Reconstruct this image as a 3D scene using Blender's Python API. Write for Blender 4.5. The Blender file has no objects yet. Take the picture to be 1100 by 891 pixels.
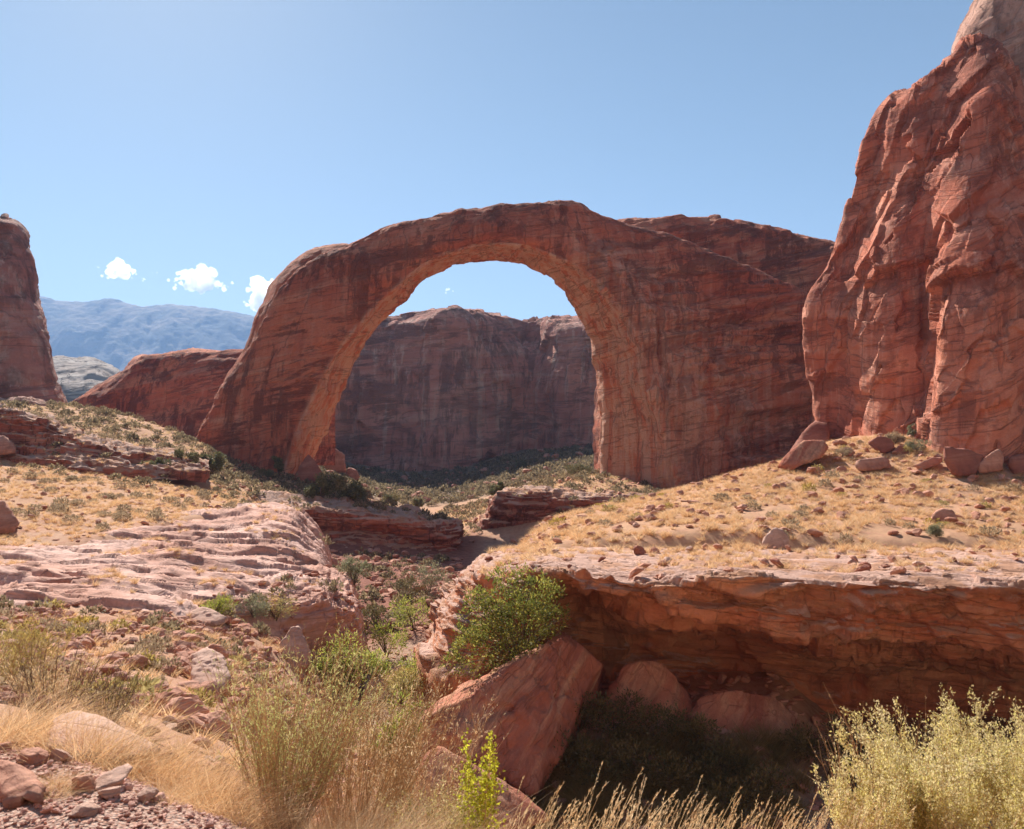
import bpy, bmesh, math, random
import numpy as np
from mathutils import Vector

rng = np.random.default_rng(7)
random.seed(7)
SC = bpy.context.scene
COL = SC.collection
R = math.radians

# ------------------------------------------------------------------ camera
F_PX, CX, CY, HOR = 855.0, 550.0, 445.5, 490.0      # photograph's pixel frame: focal length, centre, horizon
PITCH = math.atan((HOR - CY) / F_PX)
cam_d = bpy.data.cameras.new('camera')
cam = bpy.data.objects.new('camera', cam_d)
COL.objects.link(cam)
cam_d.sensor_width = 36.0
cam_d.lens = 36.0 * F_PX / 1100.0
cam_d.clip_start = 0.05
cam_d.clip_end = 40000
cam.location = (0, 0, 0)
cam.rotation_euler = (R(90) + PITCH, 0, 0)
cam_d.dof.use_dof = True
cam_d.dof.focus_distance = 70
cam_d.dof.aperture_fstop = 5.6
SC.camera = cam

# ------------------------------------------------------------------ light
SUN_EL, SUN_AZ = 39.0, -26.0                          # azimuth from straight ahead, negative = left
sd = Vector((math.sin(R(SUN_AZ)) * math.cos(R(SUN_EL)), math.cos(R(SUN_AZ)) * math.cos(R(SUN_EL)), math.sin(R(SUN_EL))))
world = bpy.data.worlds.new('World')
SC.world = world
world.use_nodes = True
wn = world.node_tree
wn.nodes.clear()
sky = wn.nodes.new('ShaderNodeTexSky')
sky.sky_type = 'NISHITA'
sky.sun_disc = False
sky.sun_elevation = R(SUN_EL)
sky.sun_rotation = R(SUN_AZ)
sky.altitude = 1200
sky.air_density = 1.0
sky.dust_density = 0.35
sky.ozone_density = 0.8
bg = wn.nodes.new('ShaderNodeBackground')
bg.inputs['Strength'].default_value = 0.064
wo = wn.nodes.new('ShaderNodeOutputWorld')
tint = wn.nodes.new('ShaderNodeMix')
tint.data_type = 'RGBA'; tint.blend_type = 'MULTIPLY'
tint.inputs[0].default_value = 1.0
tint.inputs[7].default_value = (1.0, 0.975, 0.83, 1)
wn.links.new(sky.outputs[0], tint.inputs[6])
wn.links.new(tint.outputs[2], bg.inputs[0])
wn.links.new(bg.outputs[0], wo.inputs[0])
sun_d = bpy.data.lights.new('sun', 'SUN')
sun_d.energy = 4.9
sun_d.angle = R(0.5)
sun_d.color = (1.0, 0.95, 0.87)
sun = bpy.data.objects.new('sun', sun_d)
COL.objects.link(sun)
sun.location = (0, 0, 60)
sun.rotation_euler = (-sd).to_track_quat('-Z', 'Y').to_euler()
SC.view_settings.view_transform = 'Standard'
SC.view_settings.look = 'None'
SC.view_settings.gamma = 1.0
SC.view_settings.exposure = 1.08
SC.view_settings.use_curve_mapping = False
SC.cycles.max_bounces = 8
SC.cycles.diffuse_bounces = 7
SC.cycles.glossy_bounces = 2
SC.cycles.transmission_bounces = 3
SC.cycles.volume_bounces = 5
SC.cycles.transparent_max_bounces = 6
SC.cycles.use_denoising = True
SC.cycles.sample_clamp_indirect = 6.0

# ------------------------------------------------------------------ pixel of the photograph + depth -> point
_cp, _sp = math.cos(PITCH), math.sin(PITCH)
def W(Y):
    return np.interp(Y, [0, 118, 215, 450, 20000], [0, 118, 163, 385, 19935])
def at(px, py, Y):
    Y = W(Y)
    a, b = (px - CX) / F_PX, (CY - py) / F_PX
    dy, dz = _cp - b * _sp, _sp + b * _cp
    k = Y / dy
    return np.array((a * k, Y, dz * k))
def zpx(py, Y):
    return at(CX, py, Y)[2]
def px_of(x, y, z):
    d = y * _cp + z * _sp
    return CX + F_PX * x / d

# ------------------------------------------------------------------ noise
_perm = np.random.default_rng(11).permutation(256).astype(np.int64)
_perm = np.concatenate([_perm, _perm, _perm])
_g = np.random.default_rng(12).normal(size=(256, 3))
_g /= np.linalg.norm(_g, axis=1)[:, None]
def perlin(P):
    P = np.asarray(P, dtype=np.float64)
    sh = P.shape[:-1]
    P = P.reshape(-1, 3)
    i0 = np.floor(P).astype(np.int64)
    f = P - i0
    i0 &= 255
    u = f * f * f * (f * (f * 6 - 15) + 10)
    out = np.zeros(len(P))
    for dx in (0, 1):
        wx = u[:, 0] if dx else 1 - u[:, 0]
        hx = _perm[(i0[:, 0] + dx) & 255]
        for dy in (0, 1):
            wy = u[:, 1] if dy else 1 - u[:, 1]
            hy = _perm[hx + ((i0[:, 1] + dy) & 255)]
            for dz in (0, 1):
                wz = u[:, 2] if dz else 1 - u[:, 2]
                g = _g[_perm[hy + ((i0[:, 2] + dz) & 255)]]
                d = g[:, 0] * (f[:, 0] - dx) + g[:, 1] * (f[:, 1] - dy) + g[:, 2] * (f[:, 2] - dz)
                out += wx * wy * wz * d
    return (out * 1.6).reshape(sh)
def fbm(P, o=4, g=0.5, l=2.03):
    P = np.asarray(P, float)
    a, s, t = 1.0, 0.0, 0.0
    for k in range(o):
        s = s + a * perlin(P + 17.3 * k)
        t += a
        P = P * l
        a *= g
    return s / t
def ridged(P, o=4, g=0.5):
    P = np.asarray(P, float)
    a, s, t = 1.0, 0.0, 0.0
    for k in range(o):
        s = s + a * (1 - 2 * np.abs(perlin(P + 9.1 * k)))
        t += a
        P = P * 2.1
        a *= g
    return s / t
def facets(P, size, seed, amp, tilt):
    """flat-faced blocks parted by joints: every cell of a jittered lattice is offset and turned a little"""
    Q = np.asarray(P, float) / np.asarray(size, float)
    sh = Q.shape[:-1]
    Q = Q.reshape(-1, 3)
    c0 = np.floor(Q).astype(np.int64)
    best = np.full(len(Q), 1e9); val = np.zeros(len(Q))
    for dx in (-1, 0, 1):
        for dy in (-1, 0, 1):
            for dz in (-1, 0, 1):
                c = c0 + np.array((dx, dy, dz))
                h = _perm[(_perm[(_perm[(c[:, 0] + seed) & 255] + c[:, 1]) & 255] + c[:, 2]) & 255]
                ctr = c + 0.5 + 0.45 * _g[h]
                r = Q - ctr
                d2 = (r ** 2).sum(1)
                v = amp * _g[(h * 7 + 3) & 255, 0] + tilt * (r * _g[(h * 13 + 5) & 255]).sum(1)
                m = d2 < best
                best = np.where(m, d2, best); val = np.where(m, v, val)
    return val.reshape(sh)
def sstep(a, b, x):
    t = np.clip((x - a) / (b - a), 0, 1)
    return t * t * (3 - 2 * t)
def terrace(h, step, sharp=0.8):
    q = h / step
    fl = np.floor(q)
    fr = q - fl
    return step * (fl + sstep(sharp, 1.0, fr) + 0.15 * fr * (1 - sstep(sharp, 1.0, fr)))

# ------------------------------------------------------------------ meshes
def mesh_arrays(name, V, quads=None, tris=None, smooth=True, attrs=None):
    V = np.ascontiguousarray(V, dtype=np.float32)
    me = bpy.data.meshes.new(name)
    nq = 0 if quads is None else len(quads)
    nt = 0 if tris is None else len(tris)
    li = []
    if nq: li.append(np.asarray(quads, np.int32).ravel())
    if nt: li.append(np.asarray(tris, np.int32).ravel())
    li = np.concatenate(li)
    starts = np.concatenate([np.arange(nq) * 4, nq * 4 + np.arange(nt) * 3]).astype(np.int32)
    me.vertices.add(len(V))
    me.vertices.foreach_set('co', V.ravel())
    me.loops.add(len(li))
    me.loops.foreach_set('vertex_index', li)
    me.polygons.add(nq + nt)
    me.polygons.foreach_set('loop_start', starts)
    me.polygons.foreach_set('use_smooth', np.full(nq + nt, smooth, bool))
    me.update(calc_edges=True)
    for k, a in (attrs or {}).items():
        at_ = me.attributes.new(k, 'FLOAT', 'POINT')
        at_.data.foreach_set('value', np.ascontiguousarray(a, np.float32).ravel())
    return me
def grid_quads(nu, nv, wrap_v=False, off=0):
    i = np.arange(nu * nv).reshape(nu, nv)
    if wrap_v:
        i = np.concatenate([i, i[:, :1]], 1)
    return np.stack([i[:-1, :-1], i[1:, :-1], i[1:, 1:], i[:-1, 1:]], -1).reshape(-1, 4) + off
def put(name, me, mat, parent=None, label=None, cat=None, group=None, kind=None, loc=None):
    o = bpy.data.objects.new(name, me)
    COL.objects.link(o)
    if mat is not None and me is not None and not me.materials:
        me.materials.append(mat)
    if loc is not None: o.location = loc
    if parent is not None: o.parent = parent
    if label: o['label'] = label
    if cat: o['category'] = cat
    if group: o['group'] = group
    if kind: o['kind'] = kind
    return o
def big(name, V, quads, mat, base, label=None, cat=None, kind=None, attrs=None, tris=None, parent=None, group=None, smooth=True):
    """a mesh given in world coordinates, its origin moved to 'base'"""
    base = np.asarray(base, float)
    me = mesh_arrays(name, np.asarray(V).reshape(-1, 3) - base, quads, tris, smooth, attrs)
    return put(name, me, mat, parent, label, cat, group, kind, tuple(base))

# Catmull-Rom through control points along axis 0
def cr(A, n, closed=False, subs=None):
    A = np.asarray(A, float)
    m = len(A)
    if subs is None:
        t = np.linspace(0, m if closed else m - 1, n, endpoint=not closed)
    else:
        t = np.concatenate([k + np.arange(s) / s for k, s in enumerate(subs)])
        if not closed: t = np.append(t, m - 1)
    i = np.minimum(t.astype(int), m - 1 if closed else m - 2)
    f = (t - i).reshape((-1,) + (1,) * (A.ndim - 1))
    if closed:
        p0, p1, p2, p3 = A[(i - 1) % m], A[i % m], A[(i + 1) % m], A[(i + 2) % m]
    else:
        E = np.concatenate([2 * A[:1] - A[1:2], A, 2 * A[-1:] - A[-2:-1]])
        p0, p1, p2, p3 = E[i], E[i + 1], E[i + 2], E[i + 3]
    return 0.5 * ((2 * p1) + (-p0 + p2) * f + (2 * p0 - 5 * p1 + 4 * p2 - p3) * f ** 2 + (-p0 + 3 * p1 - 3 * p2 + p3) * f ** 3)
def lin(A, n=None, subs=None):
    A = np.asarray(A, float)
    m = len(A)
    t = np.linspace(0, m - 1, n) if subs is None else np.append(np.concatenate([k + np.arange(s) / s for k, s in enumerate(subs)]), m - 1)
    i = np.minimum(t.astype(int), m - 2)
    f = (t - i).reshape((-1,) + (1,) * (A.ndim - 1))
    return A[i] * (1 - f) + A[i + 1] * f
def normals(G, wrap=False):
    if wrap:
        E = np.concatenate([G[:, -1:], G, G[:, :1]], 1)
        dv = (E[:, 2:] - E[:, :-2])
    else:
        dv = np.gradient(G, axis=1)
    du = np.gradient(G, axis=0)
    n = np.cross(du, dv)
    return n / (np.linalg.norm(n, axis=-1, keepdims=True) + 1e-9)

# ------------------------------------------------------------------ node materials
class NT:
    def __init__(s, name):
        s.m = bpy.data.materials.new(name)
        s.m.use_nodes = True
        s.t = s.m.node_tree
        s.t.nodes.clear()
    def n(s, typ, **kw):
        nd = s.t.nodes.new('ShaderNode' + typ)
        for k, v in kw.items(): setattr(nd, k, v)
        return nd
    def link(s, a, b): s.t.links.new(a, b)
    def inp(s, nd, key, v):
        if hasattr(v, 'is_linked') or isinstance(v, bpy.types.NodeSocket): s.link(v, nd.inputs[key])
        elif isinstance(v, tuple) and len(v) == 3 and nd.inputs[key].type == 'RGBA': nd.inputs[key].default_value = v + (1,)
        else: nd.inputs[key].default_value = v
    def pos(s): return s.n('NewGeometry').outputs['Position']
    def obj(s): return s.n('TexCoord').outputs['Object']
    def mapping(s, v, scale, rot=(0, 0, 0), loc=(0, 0, 0)):
        m = s.n('Mapping')
        s.link(v, m.inputs[0])
        m.vector_type = 'TEXTURE'          # turned first, then stretched
        m.inputs['Scale'].default_value = tuple(1.0 / q for q in scale)
        m.inputs['Rotation'].default_value = rot
        m.inputs['Location'].default_value = loc
        return m.outputs[0]
    def noise(s, v, scale, detail=5, rough=0.55, dist=0.0):
        n = s.n('TexNoise')
        s.link(v, n.inputs['Vector'])
        n.inputs['Scale'].default_value = scale
        n.inputs['Detail'].default_value = detail
        n.inputs['Roughness'].default_value = rough
        n.inputs['Distortion'].default_value = dist
        return n.outputs[0]
    def voro(s, v, scale, feature='DISTANCE_TO_EDGE'):
        n = s.n('TexVoronoi', feature=feature)
        s.link(v, n.inputs['Vector'])
        n.inputs['Scale'].default_value = scale
        return n
    def ramp(s, f, a, b, lo=0.0, hi=1.0):
        n = s.n('MapRange')
        n.interpolation_type = 'SMOOTHSTEP'
        s.link(f, n.inputs[0])
        n.inputs[1].default_value = a
        n.inputs[2].default_value = b
        n.inputs[3].default_value = lo
        n.inputs[4].default_value = hi
        return n.outputs[0]
    def math(s, op, a, b=0.5):
        n = s.n('Math', operation=op)
        s.inp(n, 0, a)
        s.inp(n, 1, b)
        return n.outputs[0]
    def mix(s, f, a, b, blend='MIX'):
        n = s.n('Mix', data_type='RGBA', blend_type=blend)
        s.inp(n, 0, f)
        for k, v in ((6, a), (7, b)):
            if isinstance(v, tuple): n.inputs[k].default_value = v + (1,)
            else: s.link(v, n.inputs[k])
        return n.outputs[2]
    def attr(s, name): return s.n('Attribute', attribute_name=name).outputs['Fac']
    def bump(s, h, dist, strength=1.0, prev=None):
        b = s.n('Bump')
        s.link(h, b.inputs['Height'])
        b.inputs['Distance'].default_value = dist
        b.inputs['Strength'].default_value = strength
        if prev is not None: s.link(prev, b.inputs['Normal'])
        return b.outputs[0]
    def out(s, sh):
        o = s.n('OutputMaterial')
        s.link(sh, o.inputs[0])
        return s.m
    def diffuse(s, col, normal=None, rough=0.9, spec=0.15):
        p = s.n('BsdfPrincipled')
        s.inp(p, 'Base Color', col)
        p.inputs['Roughness'].default_value = rough
        p.inputs['Specular IOR Level'].default_value = spec
        if normal is not None: s.link(normal, p.inputs['Normal'])
        return s.out(p.outputs[0])

def sandstone(name, main, dark, light, varnish=(0.07, 0.045, 0.04), S=1.0, tilt=(0.12, -0.08, 0), streak=0.6, bands=0.6, bump=1.0, world=True, use_attr=False, crack=0.3, stria=0.5, line=0.6, top=None):
    """S: size in metres of the mid-scale features"""
    t = NT(name)
    v = t.pos() if world else t.obj()
    big_n = t.noise(v, 0.13 / S, 5, 0.6)
    st_v = t.mapping(v, (0.10, 0.10, 1.0), tilt)
    st = t.noise(st_v, 0.75 / S, 8, 0.65, 0.6)
    st2 = t.noise(st_v, 5.5 / S, 8, 0.7, 0.4)
    c = t.mix(t.ramp(big_n, 0.38, 0.62), main, dark)
    c = t.mix(t.math('MULTIPLY', t.ramp(st, 0.47, 0.63), bands), c, light)
    c = t.mix(t.math('MULTIPLY', t.ramp(st2, 0.48, 0.66), bands * 0.7), c, dark)
    # narrow vertical striations, lighter and darker than the body
    s1 = t.noise(t.mapping(v, (1.0, 1.0, 0.05), (0, 0.04, 0)), 1.3 / S, 6, 0.7)
    c = t.mix(t.math('MULTIPLY', t.ramp(s1, 0.52, 0.66), stria), c, light)
    c = t.mix(t.math('MULTIPLY', t.ramp(s1, 0.48, 0.34), stria * 0.8), c, dark)
    # desert varnish: dark streaks that run down the face, in patches, and blotches along the beds
    sk = t.noise(t.mapping(v, (1.0, 1.0, 0.08), (0, 0.03, 0)), 1.1 / S, 7, 0.7)
    patch = t.noise(t.mapping(v, (1, 1, 1.5)), 0.17 / S, 6, 0.65)
    f = t.math('MULTIPLY', t.ramp(sk, 0.46, 0.56), t.ramp(patch, 0.42, 0.54))
    blot = t.noise(t.mapping(v, (0.22, 0.22, 1.0), tilt), 0.6 / S, 9, 0.74, 0.3)
    bp = t.noise(v, 0.12 / S, 4)
    f2 = t.math('MULTIPLY', t.ramp(blot, 0.505, 0.575), t.ramp(bp, 0.34, 0.52))
    f = t.math('MULTIPLY', t.math('MAXIMUM', f, f2), streak)
    if use_attr:
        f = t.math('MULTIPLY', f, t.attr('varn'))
        c = t.mix(t.attr('pale'), c, t.mix(t.ramp(s1, 0.36, 0.58), main, (0.90, 0.60, 0.44)))  # fresh rock, lightened in colour for light bounced onto the inner faces
    c = t.mix(f, c, varnish)
    # joints and parted beds: crack shade drawn in colour as thin dark lines
    beds = t.ramp(t.math('ABSOLUTE', t.math('SUBTRACT', t.noise(st_v, 1.1 / S, 3, 0.5, 0.8), 0.5)), 0.004, 0.018)
    jn = t.ramp(t.math('ABSOLUTE', t.math('SUBTRACT', t.noise(t.mapping(v, (1, 1, 0.16), (0.1, 0.12, 0)), 0.30 / S, 4, 0.55), 0.5)), 0.002, 0.012)
    ln = t.math('MULTIPLY', beds, jn)
    c = t.mix(t.math('MULTIPLY', t.math('SUBTRACT', 1.0, ln), line), c, varnish)
    gr = t.noise(v, 9.0 / S, 7, 0.72)
    c = t.mix(t.ramp(gr, 0.38, 0.70, 0.0, 0.4), c, dark)
    crk = t.ramp(t.voro(t.mapping(v, (0.6, 0.6, 1.0), tilt), 0.35 / S).outputs[0], 0.0, 0.05)
    if top is not None:      # weathered upper faces, paled in colour to look sunlit; soil patches
        sx = t.n('SeparateXYZ')
        t.link(t.n('NewGeometry').outputs['Normal'], sx.inputs[0])
        tp = t.mix(t.ramp(gr, 0.35, 0.65), top, tuple(0.8 * q for q in top))
        tp = t.mix(t.ramp(t.noise(v, 0.45, 4, 0.6), 0.48, 0.56), tp, (0.54, 0.29, 0.185))
        c = t.mix(t.math('MULTIPLY', t.ramp(sx.outputs[2], 0.35, 0.75), t.ramp(st2, 0.30, 0.45, 0.55, 1.0)), c, tp)
    h = t.math('ADD', t.math('MULTIPLY', st, 0.9), t.math('MULTIPLY', st2, 0.4))
    h = t.math('ADD', h, t.math('MULTIPLY', s1, 0.35))
    h = t.math('ADD', h, t.math('MULTIPLY', gr, 0.25))
    h = t.math('ADD', h, t.math('MULTIPLY', crk, crack * 0.25))
    h = t.math('ADD', h, t.math('MULTIPLY', ln, 0.2))
    nb = t.bump(h, 0.8 * S * bump, 1.0)
    nb = t.bump(t.noise(v, 30.0 / S, 5, 0.7), 0.05 * S * bump, 0.9, nb)
    return t.diffuse(c, nb, 0.92, 0.12)
# ================================================================== TERRAIN
near_r = [(1.5, -1.9), (4, -2.1), (5.5, -2.8), (8, -4.6), (14, -9), (20, -12.5), (26, -14.3), (35, -14.8), (49, -14.9)]
TC = {
 -420: [(1.5, -1.7), (4.4, -1.7), (6, -1.9), (10, -2.6), (20, -4), (34, -5.5), (50, -5.5), (65, -4.5), (85, -2), (105, 1), (120, 4), (165, 12), (230, 16), (400, 22), (900, 40), (8000, 60)],
 0: [(1.5, -1.7), (4.45, 808), (6, 775), (10, 735), (20, 692), (34, 650), (50, 600), (65, 560), (85, 525), (105, 500), (122, 478), (165, 440), (200, 430), (240, 13), (400, 15), (900, 40), (8000, 60)],
 100: [(1.5, -1.7), (4.3, 820), (5.5, 808), (8, 775), (14, 732), (24, 690), (35, 660), (50, 605), (66, 567), (86, 532), (106, 508), (124, 485), (165, 450), (200, 436), (230, 11), (400, 12), (900, 35), (8000, 60)],
 200: [(1.5, -1.72), (3.9, 868), (5, 850), (7, 825), (12, 765), (20, 718), (30, 692), (38, 665), (52, 609), (70, 560), (88, 541), (110, 522), (140, 500), (170, 482), (200, 466), (215, 5), (260, 4), (400, 8), (900, 30), (8000, 60)],
 260: [(1.5, -1.75), (3.7, 890), (5, 872), (7, 848), (12, 790), (20, 742), (30, 712), (40, 685), (50, 650), (57, 606), (73, 554), (90, 544), (110, 534), (150, 520), (190, 507), (212, 500), (260, -3), (400, 5), (900, 30), (8000, 60)],
 320: [(1.5, -1.8), (4, -1.95), (6, -2.7), (9, -4.2), (14, -6.4), (22, -8.9), (30, -10.3), (40, -10.8), (50, -10.2), (58, -9), (65, 596), (75, 557), (88, -10.5), (95, -13), (119, -13.2), (124, 546), (150, 529), (190, 518), (215, 512), (260, -7), (400, 0), (900, 30), (8000, 60)],
 350: [(1.5, -1.85), (4, -2), (6, -2.8), (9, -4.4), (14, -7), (22, -10), (30, -12), (40, -13), (52, -13.6), (62, -14.2), (72, -14.5), (82, -14.5), (96, -14.3), (107, -14.0), (119, -13.2), (124, 549), (150, 531), (190, 521), (215, 517), (260, -8), (400, -1), (900, 30), (8000, 60)],
 385: [(1.5, -1.9), (4, -2), (6, -2.9), (9, -4.5), (14, -7.5), (22, -11), (30, -13), (40, -14), (60, -14.5), (80, -14.5), (98, -14.4), (107, -14.0), (119, -13.4), (124, 553), (150, 537), (190, 527), (215, 523), (260, -11), (330, -10), (400, -8), (425, -2), (900, 30), (8000, 60)],
 440: [(1.5, -1.9), (4, -2.1), (6, -3.1), (9, -5), (14, -8.5), (22, -12.5), (30, -14.5), (60, -14.5), (85, -14.5), (100, -14.4), (107, -14.0), (119, -13.6), (124, 560), (140, 549), (160, -12.5), (190, -13.5), (260, -14), (330, -13.5), (395, -11), (425, -4), (900, 30), (8000, 60)],
 490: near_r[:5] + [(20, -12.5), (26, -14.3), (35, -14.6), (100, -14.5), (130, -14.3), (160, -14), (200, -13.8), (260, -13.5), (330, -13), (390, -10), (425, -3), (900, 30), (8000, 60)],
 525: near_r[:8] + [(50, -14.5), (60, -14.3), (80, -14.3), (130, -14.2), (148, -13.6), (160, -10.5), (200, -10), (260, -11), (330, -11), (395, -5), (425, 1), (900, 30), (8000, 60)],
 570: near_r + [(53.5, 584.7), (60, 576), (78, 561), (88, -10), (100, -13.8), (130, -14), (149, -13.6), (156, -8.5), (180, 528), (220, 519), (260, -8), (330, 506), (400, 487), (420, 3), (900, 30), (8000, 60)],
 640: near_r + [(53.5, 576.6), (60, 566), (80, 546), (92, 540), (100, -8), (115, -13), (140, -13), (152, -7.6), (180, 521), (215, 509), (250, 506), (300, -6), (400, 482), (420, 5), (900, 30), (8000, 60)],
 720: near_r + [(53.5, 573.4), (60, 562), (80, 537), (92, 526), (100, -6), (115, -10), (150, -10), (215, -8), (300, -5), (420, 5), (900, 30), (8000, 60)],
 800: near_r + [(53.5, 573.2), (60, 561), (78, 530), (90, 509), (98, 499), (106, -3.5), (120, -6), (215, -4), (420, 10), (900, 30), (8000, 60)],
 880: near_r + [(53.5, 576.5), (60, 564), (78, 529), (90, 503), (102, 476), (112, 472), (125, 2), (215, 3), (420, 15), (900, 30), (8000, 60)],
 960: near_r + [(53.5, 579.5), (60, 567), (78, 530), (90, 498), (98, 471), (106, 463), (125, 5), (420, 20), (900, 30), (8000, 60)],
 1040: near_r + [(53.5, 582.9), (60, 570), (76, 535), (86, 508), (94, 484), (102, 475), (125, 5), (420, 20), (900, 30), (8000, 60)],
 1140: near_r + [(53.5, 587.5), (60, 575), (76, 540), (86, 515), (94, 494), (125, 5), (420, 20), (900, 30), (8000, 60)],
 1520: near_r + [(53.5, -4.0), (60, -3.4), (76, -1), (100, 3), (420, 20), (900, 30), (8000, 60)],
}
NPX, NLY = 660, 880
PXS = np.linspace(-420, 1520, NPX)
LY0, LY1 = math.log(1.5), math.log(8000)
LYS = np.linspace(LY0, LY1, NLY)
YS = np.exp(LYS)
_cols = sorted(TC)
_tab = []
for c in _cols:
    pts = TC[c]
    yy = W(np.array([p[0] for p in pts], float))
    zz = np.array([zpx(p[1], p[0]) if p[1] > 100 else p[1] for p in pts])
    _tab.append(np.interp(YS, yy, zz))
_tab = np.array(_tab)
TG = np.empty((NPX, NLY))
for j in range(NLY):
    TG[:, j] = np.interp(PXS, _cols, _tab[:, j])
def blur(A, s, ax):
    k = np.exp(-0.5 * (np.arange(-3 * s, 3 * s + 1) / s) ** 2)
    k /= k.sum()
    A = np.moveaxis(A, ax, 0)
    Ap = np.concatenate([np.repeat(A[:1], 3 * s, 0), A, np.repeat(A[-1:], 3 * s, 0)])
    o = sum(k[i] * Ap[i:i + len(A)] for i in range(len(k)))
    return np.moveaxis(o, 0, ax)
TG = blur(TG, 6, 0)
TG = blur(TG, 3, 1)
XX = (PXS[:, None] - CX) / F_PX * YS[None, :]
YY = np.broadcast_to(YS[None, :], XX.shape)
P2 = np.stack([XX, YY, np.zeros_like(XX)], -1)
# relief: broad swells, gullies and lumps that keep their real size
ampf = np.clip(YY / 60, 0.04, 1.0)
TG = TG + 0.55 * ampf * fbm(P2 / 9.0, 4) * sstep(6, 25, YY)
TG = TG + 0.16 * fbm(P2 / 1.3, 4) * sstep(8, 30, YY) + 0.035 * fbm(P2 / 0.35, 3) * (1 - sstep(60, 120, YY))
TG = TG - 0.8 * ridged(P2 / np.array((16., 30., 1)), 3) * sstep(60, 140, YY) * 0.6
TG = TG + 12 * fbm(P2 / 260., 4) * sstep(430, 900, YY)
_sf = np.interp(PXS, [-150, 0, 70, 130, 190, 240, 285, 312, 346, 360], [33, 34, 36, 37, 39, 46, 51, 53, 57, 58])
_sb = np.interp(PXS, [-150, 0, 70, 130, 190, 240, 285, 312, 346, 360], [50, 51, 57, 63, 72, 80, 84, 84, 90, 90])
_m = sstep(1.0, 1.07, YY / _sf[:, None]) * (1 - sstep(0.93, 1.0, YY / _sb[:, None])) * (1 - sstep(340, 362, np.broadcast_to(PXS[:, None], YY.shape)))
TG = TG - 1.3 * _m
_m2 = sstep(200, 225, np.broadcast_to(PXS[:, None], YY.shape)) * (1 - sstep(385, 395, np.broadcast_to(PXS[:, None], YY.shape))) * sstep(43, 46, YY) * (1 - sstep(55, 60, YY))
TG = TG - 0.7 * _m2 * (1 - _m)
TG = TG + 2.3 * sstep(545, 590, np.broadcast_to(PXS[:, None], YY.shape)) * (1 - sstep(820, 900, np.broadcast_to(PXS[:, None], YY.shape))) * sstep(31.5, 39.5, YY) * (1 - sstep(48, 52, YY))
def zt(x, y):
    x = np.asarray(x, float); y = np.asarray(y, float)
    y = np.maximum(y, 1.51)
    u = ((CX + F_PX * x / y) - PXS[0]) / (PXS[1] - PXS[0])
    w = (np.log(y) - LY0) / (LYS[1] - LYS[0])
    u = np.clip(u, 0, NPX - 1.001); w = np.clip(w, 0, NLY - 1.001)
    i = u.astype(int); j = w.astype(int)
    a, b = u - i, w - j
    return TG[i, j] * (1 - a) * (1 - b) + TG[i + 1, j] * a * (1 - b) + TG[i, j + 1] * (1 - a) * b + TG[i + 1, j + 1] * a * b
def ground_at(px, Y):
    x = (px - CX) / F_PX * Y
    return np.array((x, Y, float(zt(x, Y))))

# ground masks; the talus one also carries painted shade
PXG = np.broadcast_to(PXS[:, None], XX.shape)
nz = fbm(P2 / 5.0, 4)
grav = (1 - sstep(4.0, 5.6, YY + 0.7 * fbm(P2 / 0.5, 3) + np.clip((PXG - 190) / 90, 0, 3) * 1.0))
talus = sstep(330, 350, PXG) * (1 - sstep(500, 530, PXG)) * sstep(58, 68, YY + 3 * nz) * (1 - sstep(128, 150, YY))  # red-brown rock, colour darkened to stand for the gully's shadow
wash = (1 - sstep(-14.2, -13.2, TG + 0.4 * nz)) * (1 - sstep(160, 220, YY)) * (1 - talus)
farscrub = sstep(195, 245, YY)
grassy = np.clip(sstep(400, 560, PXG) * sstep(46, 56, YY + 5 * nz) * (1 - sstep(118, 128, YY)) + sstep(62, 78, YY + 8 * nz) * (1 - sstep(300, 380, PXG)) + sstep(128, 140, YY), 0, 1)
gm = NT('desert_ground')
v = gm.pos()
n1 = gm.noise(v, 0.18, 5); n2 = gm.noise(v, 1.4, 6, 0.65); n3 = gm.noise(v, 14, 5, 0.7); n4 = gm.noise(v, 5, 4, 0.6)
soil = gm.mix(gm.ramp(n1, 0.35, 0.65), (0.52, 0.285, 0.18), (0.56, 0.345, 0.23))
soil = gm.mix(gm.ramp(n2, 0.45, 0.7, 0, 0.7), soil, (0.42, 0.19, 0.12))
gcol = gm.mix(gm.ramp(n2, 0.35, 0.65), (0.58, 0.34, 0.20), (0.55, 0.295, 0.185))
gcol = gm.mix(gm.ramp(n4, 0.5, 0.7, 0, 0.5), gcol, (0.42, 0.25, 0.14))
c = gm.mix(gm.attr('grassy'), soil, gcol)
scr = gm.mix(gm.ramp(n2, 0.4, 0.6), (0.20, 0.15, 0.10), (0.30, 0.19, 0.13))
c = gm.mix(gm.attr('scrub'), c, scr)
sand = gm.mix(gm.ramp(n2, 0.4, 0.6), (0.44, 0.30, 0.21), (0.34, 0.20, 0.135))
c = gm.mix(gm.attr('wash'), c, sand)
tal_shade = gm.mix(gm.ramp(n2, 0.4, 0.6), (0.34, 0.145, 0.10), (0.25, 0.105, 0.075))  # talus rock colour with the gully's shade mixed in
c = gm.mix(gm.attr('talus'), c, tal_shade)
vo = gm.voro(v, 46, 'F1')
peb = gm.mix(gm.ramp(gm.noise(v, 60, 2), 0.35, 0.65), (0.43, 0.235, 0.17), (0.50, 0.36, 0.29))
peb = gm.mix(gm.math('MULTIPLY', gm.ramp(n3, 0.52, 0.66), 0.8), peb, (0.33, 0.15, 0.10))
c = gm.mix(gm.attr('grav'), c, peb)
hh = gm.math('ADD', gm.math('MULTIPLY', n2, 0.6), gm.math('MULTIPLY', n3, 0.12))
nb = gm.bump(hh, 0.25, 0.7)
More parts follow.
